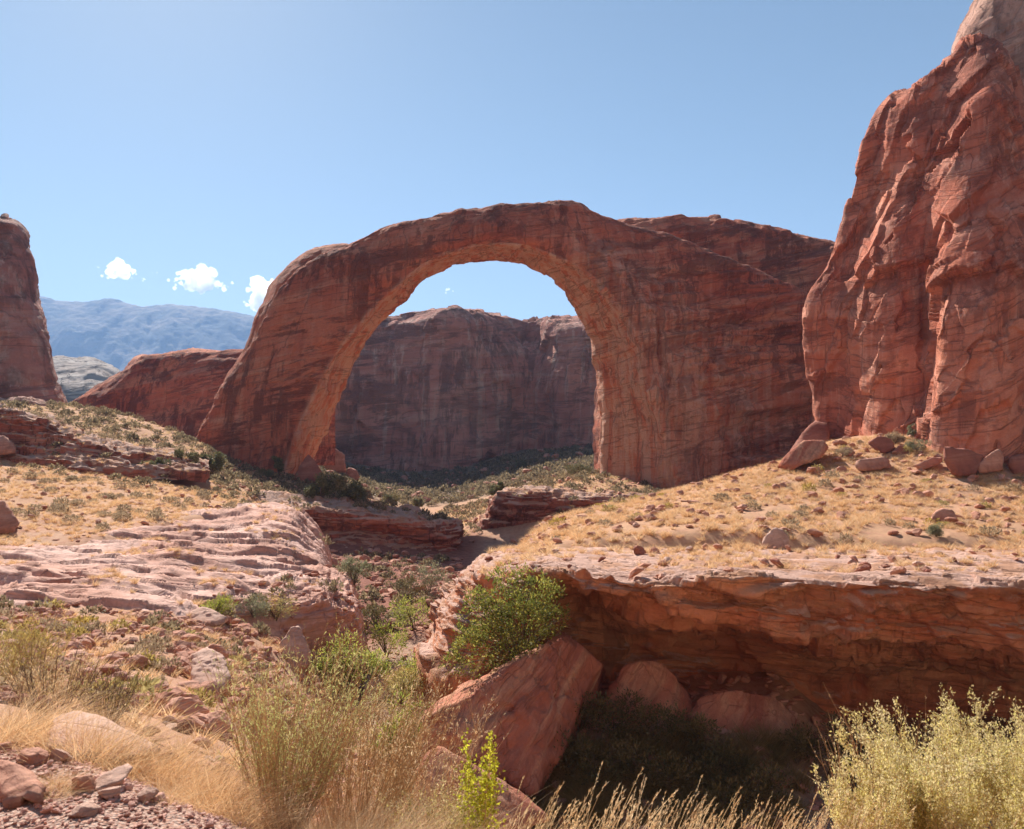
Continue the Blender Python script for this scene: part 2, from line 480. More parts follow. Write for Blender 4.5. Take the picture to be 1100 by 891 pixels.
nb = gm.bump(vo.outputs['Distance'], -0.02, 0.9, nb)
M_GROUND = gm.diffuse(c, nb, 0.95, 0.1)
TV = np.stack([XX, YY, TG], -1)
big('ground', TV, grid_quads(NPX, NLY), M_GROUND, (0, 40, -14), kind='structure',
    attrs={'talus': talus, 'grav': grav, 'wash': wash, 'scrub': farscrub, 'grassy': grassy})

# unseen ground and canyon side added behind the viewpoint to bounce warm light
hx = np.linspace(-260, 260, 160); hv = np.linspace(0, 1, 120)
HXX = np.broadcast_to(hx[:, None], (160, 120)); HV = np.broadcast_to(hv[None, :], (160, 120))
HYY = 1.7 - 120 * HV - 0.0006 * HXX ** 2 * (1 - HV)
HZZ = -1.75 + 2 * sstep(.05, .3, HV) + 78 * sstep(.30, .95, HV) ** 1.2
Ph = np.stack([HXX, HYY, HZZ], -1)
HZZ = HZZ + sstep(.1, .4, HV) * (5 * fbm(Ph / 30., 4) + 1.5 * fbm(Ph / 6., 3))
M_BOUNCE_HILLS = sandstone('bounce_hills_sandstone', (0.66, 0.32, 0.20), (0.52, 0.22, 0.13), (0.76, 0.46, 0.32), S=4.0, streak=0.4, line=0.2)
big('bounce_hills', np.stack([HXX, HYY, HZZ], -1), grid_quads(160, 120)[:, ::-1], M_BOUNCE_HILLS, (0, -60, 0), kind='structure')

# ================================================================== GREAT ROCKS
def rock_disp(P, s=1.0, strata=0.5, flute=0.3, lump=1.0, crack=0.4, tilt=0.1, seed=0):
    """displacement in metres for rock whose features are about s metres"""
    P = P + seed * 31.7
    warp = np.stack([fbm(P / (6 * s), 3), fbm(P / (6 * s) + 50, 3), fbm(P / (6 * s) + 90, 3)], -1) * 2.0 * s
    Q = P + warp
    d = lump * s * 1.6 * fbm(P / (9 * s), 5)
    zc = Q[..., 2] + tilt * Q[..., 0] + 0.07 * Q[..., 1]
    L = np.stack([Q[..., 0] * 0.05, Q[..., 1] * 0.05, zc], -1)
    d = d + strata * s * (0.9 * np.clip(perlin(L / (1.8 * s)) * 2.2, -0.7, 0.7) + 0.4 * np.clip(perlin(L / (0.6 * s) + 7) * 2.5, -0.7, 0.7))
    Fl = np.stack([Q[..., 0], Q[..., 1], Q[..., 2] * 0.08], -1)
    d = d + flute * s * (1.2 * fbm(Fl / (3.0 * s) + 3, 4))
    # plates: Voronoi-like blocks from clipped noise
    b = fbm(P / (4.0 * s) + 21, 2)
    d = d + crack * s * 0.8 * (sstep(-0.03, 0.03, b) - 0.5) + crack * s * 0.5 * (sstep(-0.02, 0.02, fbm(P / (2.0 * s) + 71, 2)) - 0.5)
    d = d + 0.07 * s * fbm(P / (0.7 * s), 4)
    return d
def lattice_rock(name, cols, mat, label, cat, su, sv, disp, base=None, out=(0, -1, 0), kind=None, post=None, attrs=None, linear=False, group=None):
    """cols: columns of (px, py, Y) rows"""
    A = np.array([[at(*p) for p in c] for c in cols])
    G = cr(A, 0, subs=su) if not linear else lin(A, subs=su)
    G = np.swapaxes(cr(np.swapaxes(G, 0, 1), 0, subs=sv), 0, 1)
    N = normals(G)
    mid = N[G.shape[0] // 2, G.shape[1] // 2]
    flip = np.dot(mid, np.array(out)) < 0
    if flip: N = -N
    G2 = G + N * disp(G, N)[..., None]
    if post is not None: G2 = post(G2, N)
    q = grid_quads(*G2.shape[:2])
    if flip: q = q[:, ::-1]
    b = base if base is not None else G2.reshape(-1, 3)[G2.reshape(-1, 3)[:, 2].argmin()]
    return big(name, G2, q, mat, b, label, cat, kind, attrs(G2, N) if attrs else None, group=group), G2, N

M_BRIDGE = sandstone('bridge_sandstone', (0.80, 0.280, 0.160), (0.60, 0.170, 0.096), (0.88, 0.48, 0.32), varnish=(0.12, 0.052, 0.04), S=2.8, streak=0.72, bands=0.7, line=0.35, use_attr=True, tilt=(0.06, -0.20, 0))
M_WALL = sandstone('canyon_sandstone', (0.84, 0.41, 0.31), (0.66, 0.28, 0.215), (0.90, 0.62, 0.50), varnish=(0.11, 0.065, 0.055), S=5.5, streak=0.62, bands=0.4, line=0.3, stria=0.9)
M_CLIFF = sandstone('cliff_sandstone', (0.77, 0.29, 0.17), (0.59, 0.185, 0.11), (0.86, 0.49, 0.36), varnish=(0.15, 0.06, 0.045), S=2.2, streak=0.6, bands=0.4, tilt=(0.35, -0.42, 0), bump=0.42, line=0.3, stria=0.6)
M_PALECLIFF = sandstone('pale_cliff_sandstone', (0.72, 0.43, 0.32), (0.58, 0.28, 0.20), (0.78, 0.55, 0.44), S=3.5, streak=0.5, bump=0.5, line=0.1, tilt=(0.3, -0.5, 0))
M_WHITE = sandstone('white_sandstone', (0.74, 0.64, 0.57), (0.62, 0.48, 0.41), (0.80, 0.72, 0.66), S=16, streak=0.2)
M_LEDGE = sandstone('ledge_sandstone', (0.78, 0.325, 0.17), (0.60, 0.20, 0.105), (0.87, 0.50, 0.30), S=1.3, streak=0.4, bands=0.4, tilt=(0.05, 0.1, 0), crack=0.5, bump=0.4, line=0.22, stria=0.25, top=(0.70, 0.43, 0.33))
M_SLICK = sandstone('slickrock', (0.74, 0.47, 0.38), (0.62, 0.33, 0.24), (0.79, 0.56, 0.47), varnish=(0.25, 0.13, 0.10), S=0.9, streak=0.4, bands=0.5, tilt=(0.1, 0.2, 0), crack=0.6, bump=0.22, line=0.35, stria=0.2)
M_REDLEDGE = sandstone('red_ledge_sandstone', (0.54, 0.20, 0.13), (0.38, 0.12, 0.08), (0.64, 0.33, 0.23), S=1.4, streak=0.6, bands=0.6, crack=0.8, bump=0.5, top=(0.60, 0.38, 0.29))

# ---- the natural bridge: rings of eight points swept from foot to foot
ST = [  # outer edge, front inner edge, back inner edge (pixels); front depth; depth of the body
 ((203, 500), (303, 528), (320, 530), 214, 24), ((209, 474), (307, 505), (333, 492), 214, 24), ((231, 432), (325, 452), (350, 456), 214, 24),
 ((259, 385), (350, 400), (373, 404), 214, 23), ((284, 336), (380, 356), (394, 366), 214, 22), ((305, 302), (410, 323), (421, 336), 214, 21),
 ((338, 276), (442, 296), (449, 307), 214, 20), ((378, 259), (472, 277), (476, 290), 214, 19), ((425, 242), (502, 267), (504, 283), 214, 18),
 ((478, 228), (535, 262), (535, 281), 214, 18), ((530, 219), (562, 264), (560, 283), 214, 18), ((580, 217), (588, 272), (582, 291), 214, 19),
 ((615, 219), (618, 286), (603, 306), 214, 20), ((648, 231), (645, 306), (618, 329), 214, 22), ((682, 241), (668, 335), (631, 355), 214, 25),
 ((740, 262), (685, 370), (638, 385), 214, 28), ((800, 286), (696, 410), (641, 420), 214, 30), ((862, 317), (708, 450), (645, 460), 214, 30),
 ((915, 365), (717, 490), (646, 500), 214, 30), ((940, 450), (722, 525), (647, 537), 214, 30), ((950, 540), (726, 560), (649, 570), 214, 30)]
rings = []
for k, (o, e, s_, y0, th) in enumerate(ST):
    wall = min(1, max(0, (k - 12) / 4.0))
    O, E_, S_ = np.array(o, float), np.array(e, float), np.array(s_, float)
    yO = y0 + 5 + 14 * wall
    pts = [at(*E_, y0), at(*(E_ + 0.05 * (O - E_)), y0 - 0.5), at(*(E_ + 0.30 * (O - E_)), y0 - 2.5 + 6 * wall), at(*(E_ + 0.68 * (O - E_)), y0 + 0.5 + 13 * wall), at(*O, yO)]
    b1 = pts[4] + np.array((0, th * 0.45, -0.6))
    s3 = at(*S_, y0 + th * 0.8)
    b2 = 0.55 * b1 + 0.45 * s3 + np.array((0, th * 0.6, 0))
    u = 0.5 * (pts[0] + s3) + np.array((0, 0, 0.4))
    u2 = pts[0] + 0.10 * (s3 - pts[0])
    rings.append(pts + [b1, b2, s3, u, u2])
A = np.array(rings)
G = cr(A, 0, subs=[26] * (len(ST) - 1))
G = np.swapaxes(cr(np.swapaxes(G, 0, 1), 0, closed=True, subs=[10, 40, 42, 44, 14, 14, 20, 22, 30, 8]), 0, 1)
N = normals(G, True)
if N[200, 60] @ np.array((0, -1, 0)) < 0: N = -N; _fl = True
else: _fl = False
nu, nv = G.shape[:2]
vi = np.arange(nv)[None, :] * np.ones((nu, 1)); ui = np.arange(nu)[:, None] * np.ones((1, nv))
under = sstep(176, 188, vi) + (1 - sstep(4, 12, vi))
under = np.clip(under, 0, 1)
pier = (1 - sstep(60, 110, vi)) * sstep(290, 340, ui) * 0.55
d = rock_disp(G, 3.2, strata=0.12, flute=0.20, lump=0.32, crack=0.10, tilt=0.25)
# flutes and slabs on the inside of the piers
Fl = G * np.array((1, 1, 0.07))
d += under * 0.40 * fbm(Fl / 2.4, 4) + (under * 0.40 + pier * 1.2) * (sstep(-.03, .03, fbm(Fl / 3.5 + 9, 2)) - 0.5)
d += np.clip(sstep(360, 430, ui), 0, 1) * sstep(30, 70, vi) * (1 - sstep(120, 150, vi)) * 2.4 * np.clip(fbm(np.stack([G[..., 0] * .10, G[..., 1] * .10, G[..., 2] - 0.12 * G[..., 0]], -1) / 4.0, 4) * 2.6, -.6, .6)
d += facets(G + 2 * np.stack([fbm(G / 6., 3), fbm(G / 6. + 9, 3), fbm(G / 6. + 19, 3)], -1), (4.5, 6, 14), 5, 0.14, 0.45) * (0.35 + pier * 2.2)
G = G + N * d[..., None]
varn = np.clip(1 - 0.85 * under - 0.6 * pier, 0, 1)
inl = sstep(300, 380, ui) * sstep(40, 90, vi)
pale = np.clip(under * 0.9 + pier + 0.12 * (1 - inl) * (1 - sstep(60, 130, vi)), 0, 1)  # fresh inner rock and slabs, bounce light put into the colour
q = grid_quads(nu, nv, True)
if _fl: q = q[:, ::-1]
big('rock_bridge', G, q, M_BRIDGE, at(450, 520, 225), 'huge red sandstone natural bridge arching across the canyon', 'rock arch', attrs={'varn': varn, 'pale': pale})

# shoulder of rock behind the left flank of the arch: part of the arch
sh = []
for (x, y, d1) in [(236, 420, 16), (262, 372, 17), (284, 326, 17), (303, 297, 17), (322, 279, 17), (340, 269, 17), (356, 265, 17), (372, 264, 17), (392, 268, 17)]:
    q_ = 55 if x < 320 else 26
    sh.append([at(x + q_, y + q_, 214 + d1 - 8), at(x + 14, y + 13, 214 + d1 - 9), at(x + 3, y + 2, 214 + d1 - 5), at(x, y, 214 + d1), at(x + 4, y + 4, 214 + d1 + 10), at(x + q_, y + q_, 214 + d1 + 12)])
Gs = cr(np.array(sh), 0, subs=[14] * 8)
Gs = np.swapaxes(cr(np.swapaxes(Gs, 0, 1), 0, subs=[14, 12, 10, 10, 10]), 0, 1)
Ns = normals(Gs)
if Ns[50, 20] @ np.array((0, -1, 0)) < 0: Ns = -Ns
Gs = Gs + Ns * rock_disp(Gs, 3.0, strata=.1, flute=.1, lump=.2, crack=.08)[..., None]
_b = bpy.data.objects['rock_bridge']
o = big('shoulder', Gs, grid_quads(*Gs.shape[:2]), M_BRIDGE, at(300, 300, 228), attrs={'varn': np.full(Gs.shape[:2], .6), 'pale': np.zeros(Gs.shape[:2])})
o.location = Vector(o.location) - Vector(_b.location)
o.parent = _b
# ---- mesa behind the right abutment
cols = []
for (x, yt, Y) in [(640, 246, 300), (668, 238, 268), (700, 236, 262), (760, 234, 260), (800, 240, 258), (840, 247, 256), (880, 256, 252), (910, 265, 250), (980, 280, 248)]:
    cols.append([(x, yt + 3, Y + 40), (x, yt, Y + 8), (x, yt + 6, Y + 1.5), (x, yt + 40, Y), (x, yt + 120, Y - 1), (x, 520, Y - 2)])
lattice_rock('sandstone_mesa', cols, M_BRIDGE, 'flat-topped red mesa rising behind the right end of the arch', 'mesa', [24] * 8, [10, 16, 24, 30, 20],
    lambda P, N: rock_disp(P, 3.4, strata=.2, flute=.15, lump=.3, crack=.2, seed=2), attrs=lambda P, N: {'varn': np.ones(P.shape[:2]), 'pale': np.zeros(P.shape[:2])})

# ---- canyon wall seen through the arch
cols = []
for (x, yt, Y, b) in [(200, 405, 470, 0), (300, 392, 440, 0), (328, 352, 430, 0), (345, 345, 425, 0), (380, 338, 420, 0), (420, 342, 420, 3), (445, 337, 418, 0), (480, 331, 415, -4), (510, 334, 416, -3), (540, 339, 424, 5), (572, 346, 430, 9), (600, 341, 416, 0), (640, 340, 408, -4), (680, 345, 402, -4), (760, 350, 396, 0), (900, 350, 390, 0)]:
    cols.append([(x, yt + 6, Y + 120), (x, yt + 1, Y + 34), (x, yt, Y + 20), (x, yt + 12, Y + 7 + b), (x, yt + 42, Y + 1), (x, 420, Y - 2), (x, 470, Y - 3), (x, 512, Y - 4), (x, 545, Y - 6)])
lattice_rock('canyon_wall', cols, M_WALL, 'broad streaked canyon wall seen through the arch opening', 'cliff', [16] * 15, [6, 8, 16, 20, 26, 24, 18, 6],
    lambda P, N: rock_disp(P, 5.0, strata=.12, flute=.18, lump=.35, crack=.12, seed=4) + facets(P, (14, 14, 30), 7, .9, 2.5))

# ---- dark red ridge left of the arch
cols = []
for (x, yt, Y) in [(76, 448, 300), (88, 430, 292), (110, 412, 288), (135, 396, 285), (150, 383, 284), (168, 381, 284), (190, 379, 283), (215, 377, 282), (258, 377, 280), (300, 380, 280), (360, 395, 282)]:
    cols.append([(x, yt + 4, Y + 50), (x, yt, Y + 14), (x, yt + 3, Y + 6), (x, yt + 18, Y + 1), (x, yt + 45 if yt < 420 else yt + 18, Y - 2), (x, 470, Y - 6), (x, 500, Y - 8)])
lattice_rock('red_ridge', cols, M_BRIDGE, 'low dark red slickrock ridge left of the arch under the blue mountain', 'rock ridge', [18] * 10, [6, 8, 16, 20, 18, 8],
    lambda P, N: rock_disp(P, 4.2, strata=.14, flute=.1, lump=.45, crack=.12, seed=5), attrs=lambda P, N: {'varn': np.ones(P.shape[:2]), 'pale': np.zeros(P.shape[:2])})

# ---- left cliff at the edge of the frame
cols = []
rows = [(228, 245), (250, 243), (290, 240), (330, 238), (370, 236), (405, 234), (440, 232), (460, 231)]
edge = [10, 22, 32, 42, 52, 62, 74, 82]
for k, (off, dY) in enumerate([(-2, 60), (2, 18), (0, 4), (-22, -3), (-60, -8), (-130, -10), (-260, -14), (-420, -14)]):
    top = {0: 4, 1: 6, 2: 10, 3: 6, 4: 2, 5: -4, 6: -6, 7: -6}[k]
    col = [(edge[0] + off - 10, rows[0][0] + top + 2, rows[0][1] + dY + 40)]
    col += [(e + off, r[0] + (top if i == 0 else 0), r[1] + dY) for i, (e, r) in enumerate(zip(edge, rows))]
    cols.append(col)
lattice_rock('sandstone_cliff', cols, M_WALL, 'shadowed rounded cliff at the left edge beside the mountain gap', 'cliff', [10, 12, 22, 24, 24, 18, 10], [8, 14, 20, 20, 20, 20, 20, 8],
    lambda P, N: rock_disp(P, 3.6, strata=.12, flute=.12, lump=.4, crack=.15, seed=6))
# pale rock shelf at the foot of the left cliff
cols = [[(x, y0 - 2, Yk + 8), (x, y0, Yk + 2), (x, y0 + 4, Yk), (x, y0 + 12, Yk - 2)] for (x, y0, Yk) in [(-120, 428, 196), (-40, 428, 194), (0, 428, 193), (30, 430, 192), (55, 434, 192), (70, 440, 193)]]
lattice_rock('rock_shelf', cols, M_PALECLIFF, 'thin pale rock shelf on the hill crest below the left cliff', 'rock ledge', [14] * 5, [8, 8, 8], lambda P, N: rock_disp(P, .9, seed=8))

# ---- white domes far up the left gap
cols = []
for (x, yt) in [(20, 392), (50, 386), (66, 383), (84, 385), (96, 384), (112, 388), (128, 396), (150, 410), (190, 420)]:
    cols.append([(x, yt + 6, 900), (x, yt, 800), (x + 2, yt + 6, 740), (x - 2, yt + 14, 710), (x + 3, yt + 22, 690), (x, yt + 34, 660), (x, 450, 640)])
lattice_rock('slickrock_dome', cols, M_WHITE, 'pale rounded slickrock domes in the gap beside the left cliff', 'rock dome', [16] * 8, [6, 10, 12, 12, 12, 8],
    lambda P, N: rock_disp(P, 12, strata=.25, flute=.05, lump=.25, crack=.15, seed=9))

# ---- right cliff
RC = [
 ([(915, 496), (915, 478), (915, 420), (905, 335), (925, 280), (940, 225), (950, 172), (960, 175)], [150] * 7 + [160]),
 ([(879, 500), (878, 480), (876, 420), (868, 333), (893, 284), (908, 225), (925, 164), (932, 160)], [121, 121, 121, 120, 121, 122, 123, 131]),
 ([(905, 500), (905, 480), (903, 420), (899, 340), (918, 282), (933, 212), (946, 123), (950, 120)], [114, 114, 114, 114, 115, 117, 119, 127]),
 ([(945, 500), (945, 480), (943, 420), (943, 340), (955, 270), (970, 195), (985, 95), (988, 92)], [105.5, 105.5, 106, 107, 108, 110.5, 113.5, 123]),
 ([(978, 500), (978, 480), (979, 420), (983, 335), (986, 262), (995, 185), (1010, 76), (1012, 74)], [101.5, 101.5, 102.5, 104, 106, 109, 112, 122]),
 ([(993, 500), (993, 480), (994, 420), (994, 335), (997, 262), (1012, 170), (1024, 68), (1026, 66)], [99.5, 99.5, 101, 103, 105, 107, 110.5, 120]),
 ([(1003, 505), (1003, 483), (1003, 420), (1002, 335), (1007, 255), (1027, 160), (1040, 52), (1042, 51)], [94, 94, 95, 96.5, 100, 104.5, 109, 119]),
 ([(1030, 505), (1030, 484), (1031, 420), (1032, 335), (1037, 250), (1050, 165), (1056, 52), (1056, 50)], [92, 92, 92.5, 93.5, 96.5, 101.5, 107, 118]),
 ([(1065, 505), (1065, 484), (1066, 420), (1068, 335), (1071, 250), (1076, 170), (1076, 66), (1077, 62)], [90.5, 90.5, 91, 92, 95, 100, 105.5, 117]),
 ([(1100, 505), (1100, 486), (1100, 420), (1102, 335), (1102, 250), (1101, 185), (1094, 105), (1096, 100)], [91, 91, 91.5, 92.5, 95.5, 100, 106, 117]),
 ([(1150, 505), (1150, 488), (1150, 420), (1150, 335), (1146, 250), (1140, 195), (1118, 135), (1120, 130)], [93, 93, 93.5, 95, 97.5, 102, 108, 118]),
 ([(1260, 510), (1260, 492), (1260, 420), (1258, 335), (1250, 250), (1240, 195), (1220, 145), (1222, 140)], [96, 96, 96.5, 98, 101, 105, 112, 122]),
]
cols = [[(p[0], p[1], y) for p, y in zip(ps, ys)] for ps, ys in RC]
def cliff_disp(P, N):
    d = rock_disp(P, 2.6, strata=.012, flute=.07, lump=.10, crack=.02, tilt=.5, seed=12)
    # long diagonal plates across the face
    Q = np.stack([P[..., 0] * 0.8 + P[..., 2] * 0.55, P[..., 1] * 0.6, P[..., 2] * 0.10 - P[..., 0] * .06], -1)
    w = np.stack([fbm(P / 7., 3), fbm(P / 7. + 30, 3), fbm(P / 7. + 60, 3)], -1) * 2.2
    X = P + w
    # joints that lean to the right as they rise
    X = np.stack([X[..., 0] - 0.35 * X[..., 2], X[..., 1] + 0.25 * X[..., 2], X[..., 2] + 0.45 * X[..., 0]], -1)
    d = d + facets(X, (7, 7, 20), 3, 0.42, 1.5) + facets(X, (3.2, 3.2, 8), 9, 0.16, 0.55)
    return d
lattice_rock('sandstone_cliff', cols, M_CLIFF, 'towering red cliff at the right with bright sunlit plates', 'cliff', [14, 34, 40, 36, 24, 24, 34, 34, 34, 24, 12], [8, 44, 56, 40, 40, 52, 10], cliff_disp)
# paler cliff above and behind it
cols = [[(1180, 140, 150), (1100, 120, 150), (1050, 95, 152), (1022, 62, 150), (1046, 0, 154), (1075, -70, 160), (1110, -150, 168), (1150, -200, 190)],
        [(1190, 150, 132), (1110, 130, 133), (1060, 100, 134), (1034, 62, 135), (1056, 0, 138), (1086, -75, 144), (1130, -160, 152), (1170, -215, 180)],
        [(1200, 200, 122), (1130, 170, 123), (1095, 125, 124), (1075, 60, 125), (1092, 0, 128), (1120, -80, 134), (1160, -165, 143), (1200, -225, 170)],
        [(1240, 260, 120), (1190, 220, 120), (1150, 150, 121), (1130, 60, 122), (1140, 0, 124), (1170, -80, 130), (1200, -170, 138), (1240, -230, 165)],
        [(1400, 300, 122), (1380, 220, 122), (1360, 150, 122), (1340, 60, 124), (1340, 0, 126), (1350, -80, 130), (1360, -170, 140), (1380, -230, 165)]]
lattice_rock('upper_cliff', cols, M_PALECLIFF, 'paler upper cliff behind the top of the right cliff', 'cliff', [24, 40, 36, 14], [12, 24, 36, 44, 30, 16, 8],
    lambda P, N: rock_disp(P, 2.6, strata=.04, flute=.15, lump=.2, crack=.1, tilt=.5, seed=14))
# ================================================================== LEDGES AND OUTCROPS
def ledge_disp(s, amp=1.0, seed=0, dip=(0.04, 0.02)):
    def f(P, N):
        P = P + seed * 13.1
        lat = np.stack([P[..., 0] * 0.10, P[..., 1] * 0.10, P[..., 2] + dip[0] * P[..., 0] + dip[1] * P[..., 1] + 0.25 * s * fbm(P / (5 * s), 3)], -1)
        d = 0.55 * np.clip(perlin(lat / (0.55 * s)) * 2.2, -.8, .8) + 0.30 * np.clip(perlin(lat / (0.2 * s) + 4) * 2.4, -.8, .8)
        d += 0.9 * fbm(P / (6 * s), 4) + 0.25 * fbm(P / (1.2 * s), 4)
        b = fbm(P / np.array((2.2 * s, 2.2 * s, 0.9 * s)) + 11, 2)
        d += 0.45 * (sstep(-.03, .03, b) - 0.5)
        b = fbm(P / np.array((1.0 * s, 1.0 * s, 0.5 * s)) + 37, 2)
        d += 0.20 * (sstep(-.03, .03, b) - 0.5)
        return d * amp * s
    return f
def plates(step, dip, amt=1.0, noise=0.6, scale=3.0, sharp=0.72):
    """breaks the flat tops into thin dipping plates"""
    def f(G, N):
        x, y, z = G[..., 0], G[..., 1], G[..., 2]
        t = dip[0] * x + dip[1] * y
        A = np.array((.30, 1.15, .3))
        nn = noise * step * (2.4 * fbm(G * A / scale, 4) + 1.0 * fbm(G * A / (scale * 0.25) + 5, 3))
        h = z + t + nn
        w = sstep(0.45, 0.8, N[..., 2]) * amt
        G = G.copy()
        G[..., 2] = z + w * (terrace(h, step, sharp) - h)
        return G
    return f

# ---- the overhanging ledge and its alcove, right of the wash
RL = [
 [(540, 592, 66), (520, 594, 60), (506, 604, 57), (492, 620, 56), (482, 632, 55), (473, 645, 54), (466, 658, 54), (458, 676, 53), (450, 700, 52), (447, 760, 52)],
 [(555, 588, 61), (535, 594, 54), (518, 604, 50), (505, 620, 47), (497, 634, 46), (488, 648, 45), (480, 664, 44.5), (472, 684, 44), (463, 706, 43.5), (460, 770, 43)],
 [(578, 585, 60), (565, 592, 52), (552, 603, 46), (545, 614, 43), (540, 630, 42), (535, 648, 41.5), (528, 668, 41), (522, 690, 41), (518, 712, 41), (515, 790, 41)],
 [(600, 584, 58), (594, 591, 51), (588, 602, 43), (586, 611, 40.5), (585, 622, 40.5), (584, 634, 41.5), (582, 650, 42.5), (580, 675, 43), (578, 705, 43), (576, 790, 42)],
 [(621, 584, 58), (617, 591, 51), (613, 604, 42), (611, 614, 38.8), (611, 620, 39.2), (611, 626, 41), (611, 640, 44.5), (611, 672, 46), (611, 706, 45.5), (611, 800, 43)],
 [(645, 583, 58), (643, 591, 51), (641, 608, 42), (640, 625, 38), (641, 629, 38.2), (642, 634, 40.5), (643, 648, 45), (643, 680, 46.5), (643, 712, 46), (643, 805, 42)],
 [(690, 583, 58), (690, 592, 51), (690, 610, 41), (690, 627, 37.3), (690, 641, 37.5), (690, 654, 38.3), (690, 664, 43.5), (690, 690, 46.5), (690, 725, 46), (690, 820, 43)],
]
for (x, l, m, b, r, w, base, fl, Yl) in [(760, 620, 642, 663, 672, 705, 748, 820, 37), (800, 618, 645, 669, 679, 718, 765, 835, 37), (840, 620, 650, 681, 691, 730, 784, 845, 37), (900, 626, 660, 692, 704, 745, 800, 860, 37),
        (980, 622, 660, 696, 708, 755, 812, 870, 36.8), (1060, 627, 664, 701, 714, 762, 820, 880, 36.3), (1140, 634, 672, 709, 722, 772, 830, 890, 35.8), (1280, 645, 690, 730, 745, 800, 860, 920, 34.5), (1420, 655, 700, 745, 765, 820, 890, 950, 33)]:
    RL.append([(x, 584, Yl + 21), (x, 592, Yl + 13), (x, 0.6 * 600 + 0.4 * l, Yl + 5), (x, l, Yl), (x, m, Yl + 0.3), (x, b, Yl + 1.1), (x, r, Yl + 6.5), (x, w, Yl + 9.5), (x, base, Yl + 9), (x, fl + 10, Yl + 6)])
_ld = ledge_disp(0.9, 0.36, 1)
def alc_disp(P, N):
    d = _ld(P, N) * (1 - 0.8 * sstep(.35, .75, N[..., 2]))
    v = np.arange(P.shape[1])[None, :] / P.shape[1]
    inside = sstep(0.66, 0.74, v)
    d += facets(P + .7 * np.stack([fbm(P / 2., 3), fbm(P / 2. + 9, 3), fbm(P / 2. + 19, 3)], -1), (3.4, 3.4, 1.5), 21, .20, .40) * sstep(.40, .46, v) * (1 - .5 * inside)
    d += facets(P + .3 * fbm(P / 1., 3)[..., None], (1.1, 1.1, .4), 23, .09, .12) * sstep(.20, .36, v) * (1 - .8 * inside)
    d = d * (1 - 0.45 * inside)
    # large spalled hollows in the roof band and the back wall
    d += 0.55 * (sstep(-.05, .05, fbm(P / np.array((4.5, 4.5, 2.2)) + 61, 3)) - .5) * sstep(.36, .42, v)
    # jagged lip
    lip = np.exp(-((v - 0.40) / 0.05) ** 2)
    d += lip * (0.14 * (sstep(-.04, .04, fbm(P * np.array((1, 1, 1.5)) / 2.4 + 81, 3)) - .4) + 0.42 * np.clip(perlin(np.stack([P[..., 0] * .07, P[..., 1] * .07, P[..., 2] - .03 * P[..., 0]], -1) / .28) * 2.5, -.6, .6))
    return d
_pl = plates(0.34, (0.05, -0.10), 1.0, 1.1, 5.0, 0.75)
lattice_rock('rock_ledge', RL, M_LEDGE, 'long overhanging sandstone ledge with a dark alcove at the right of the wash', 'rock ledge',
    [26, 26, 26, 24, 24, 30, 40, 28, 28, 36, 44, 44, 34, 26, 12], [8, 26, 44, 26, 26, 22, 26, 26, 12], alc_disp, post=_pl)

# ---- pale slickrock left of the wash
SLK = [
 (-150, [(598, 54), (603, 50), (620, 44), (640, 38), (650, 35), (660, 33), (680, 32.5)]),
 (0, [(590, 54), (597, 51), (612, 46), (630, 40), (645, 36), (654, 34), (672, 33.5)]),
 (70, [(584, 61), (592, 57), (606, 51), (625, 44), (643, 39), (659, 36), (677, 35.5)]),
 (130, [(566, 69), (575, 63), (592, 56), (612, 49), (635, 42), (662, 37), (682, 36.5)]),
 (190, [(552, 78), (560, 71), (578, 62), (600, 53), (628, 46), (660, 39), (684, 38.5)]),
 (240, [(543, 86), (550, 79), (567, 69), (588, 60), (612, 52), (638, 46), (664, 45.5)]),
 (285, [(538, 90), (542, 83), (557, 73), (578, 64), (600, 57), (628, 51), (656, 50.5)]),
 (312, [(541, 90), (546, 83), (562, 73), (582, 65), (602, 58), (624, 53), (650, 52.5)]),
 (330, [(556, 92), (560, 85), (572, 76), (588, 68), (602, 61), (617, 55), (644, 54.5)]),
 (346, [(580, 92), (583, 85), (590, 77), (600, 69), (609, 63), (619, 57), (648, 56.5)]),
 (353, [(606, 92), (611, 85), (620, 77), (632, 69), (640, 63), (652, 58), (680, 57.5)]),
 (357, [(634, 92), (646, 85), (663, 77), (682, 69), (700, 63), (718, 57.5), (722, 57)])]
def slick_disp(P, N):
    d = 0.5 * fbm(P / 7.0 + 3, 4) + 0.10 * fbm(P / 1.2, 4)
    Q = np.stack([P[..., 0] * .20 + P[..., 1] * .08, P[..., 1] * .9 - P[..., 0] * .12, P[..., 2]], -1)
    d += 0.34 * (sstep(-.06, .02, fbm(Q / 3.6 + 8, 2)) - .5) + 0.07 * (sstep(-.08, .02, fbm(Q / 1.0 + 28, 3)) - .5)
    d += facets(Q * np.array((1, 1, .5)) + .5 * fbm(P / 2., 3)[..., None], (1.1, 1.5, 3), 11, .12, .22) + facets(Q, (.45, .6, 2), 4, .04, .06)
    ck = np.abs(fbm(Q / 3.5 + 88, 4))
    d -= 0.8 * (1 - sstep(0.0, 0.05, ck)) * sstep(-.05, .15, fbm(P / 6 + 5, 2))
    return d
lattice_rock('slickrock_outcrop', [[(x, y, Y) for (y, Y) in r] for x, r in SLK], M_SLICK, 'broad pale pink slickrock hump sloping to the wash at the left', 'rock outcrop',
    [40, 34, 34, 36, 36, 34, 34, 28, 24, 20, 16], [10, 40, 44, 44, 44, 18], slick_disp, out=(0, 0, 1), post=plates(0.30, (0.03, 0.0), 0.25, 1.2, 9, 0.7))
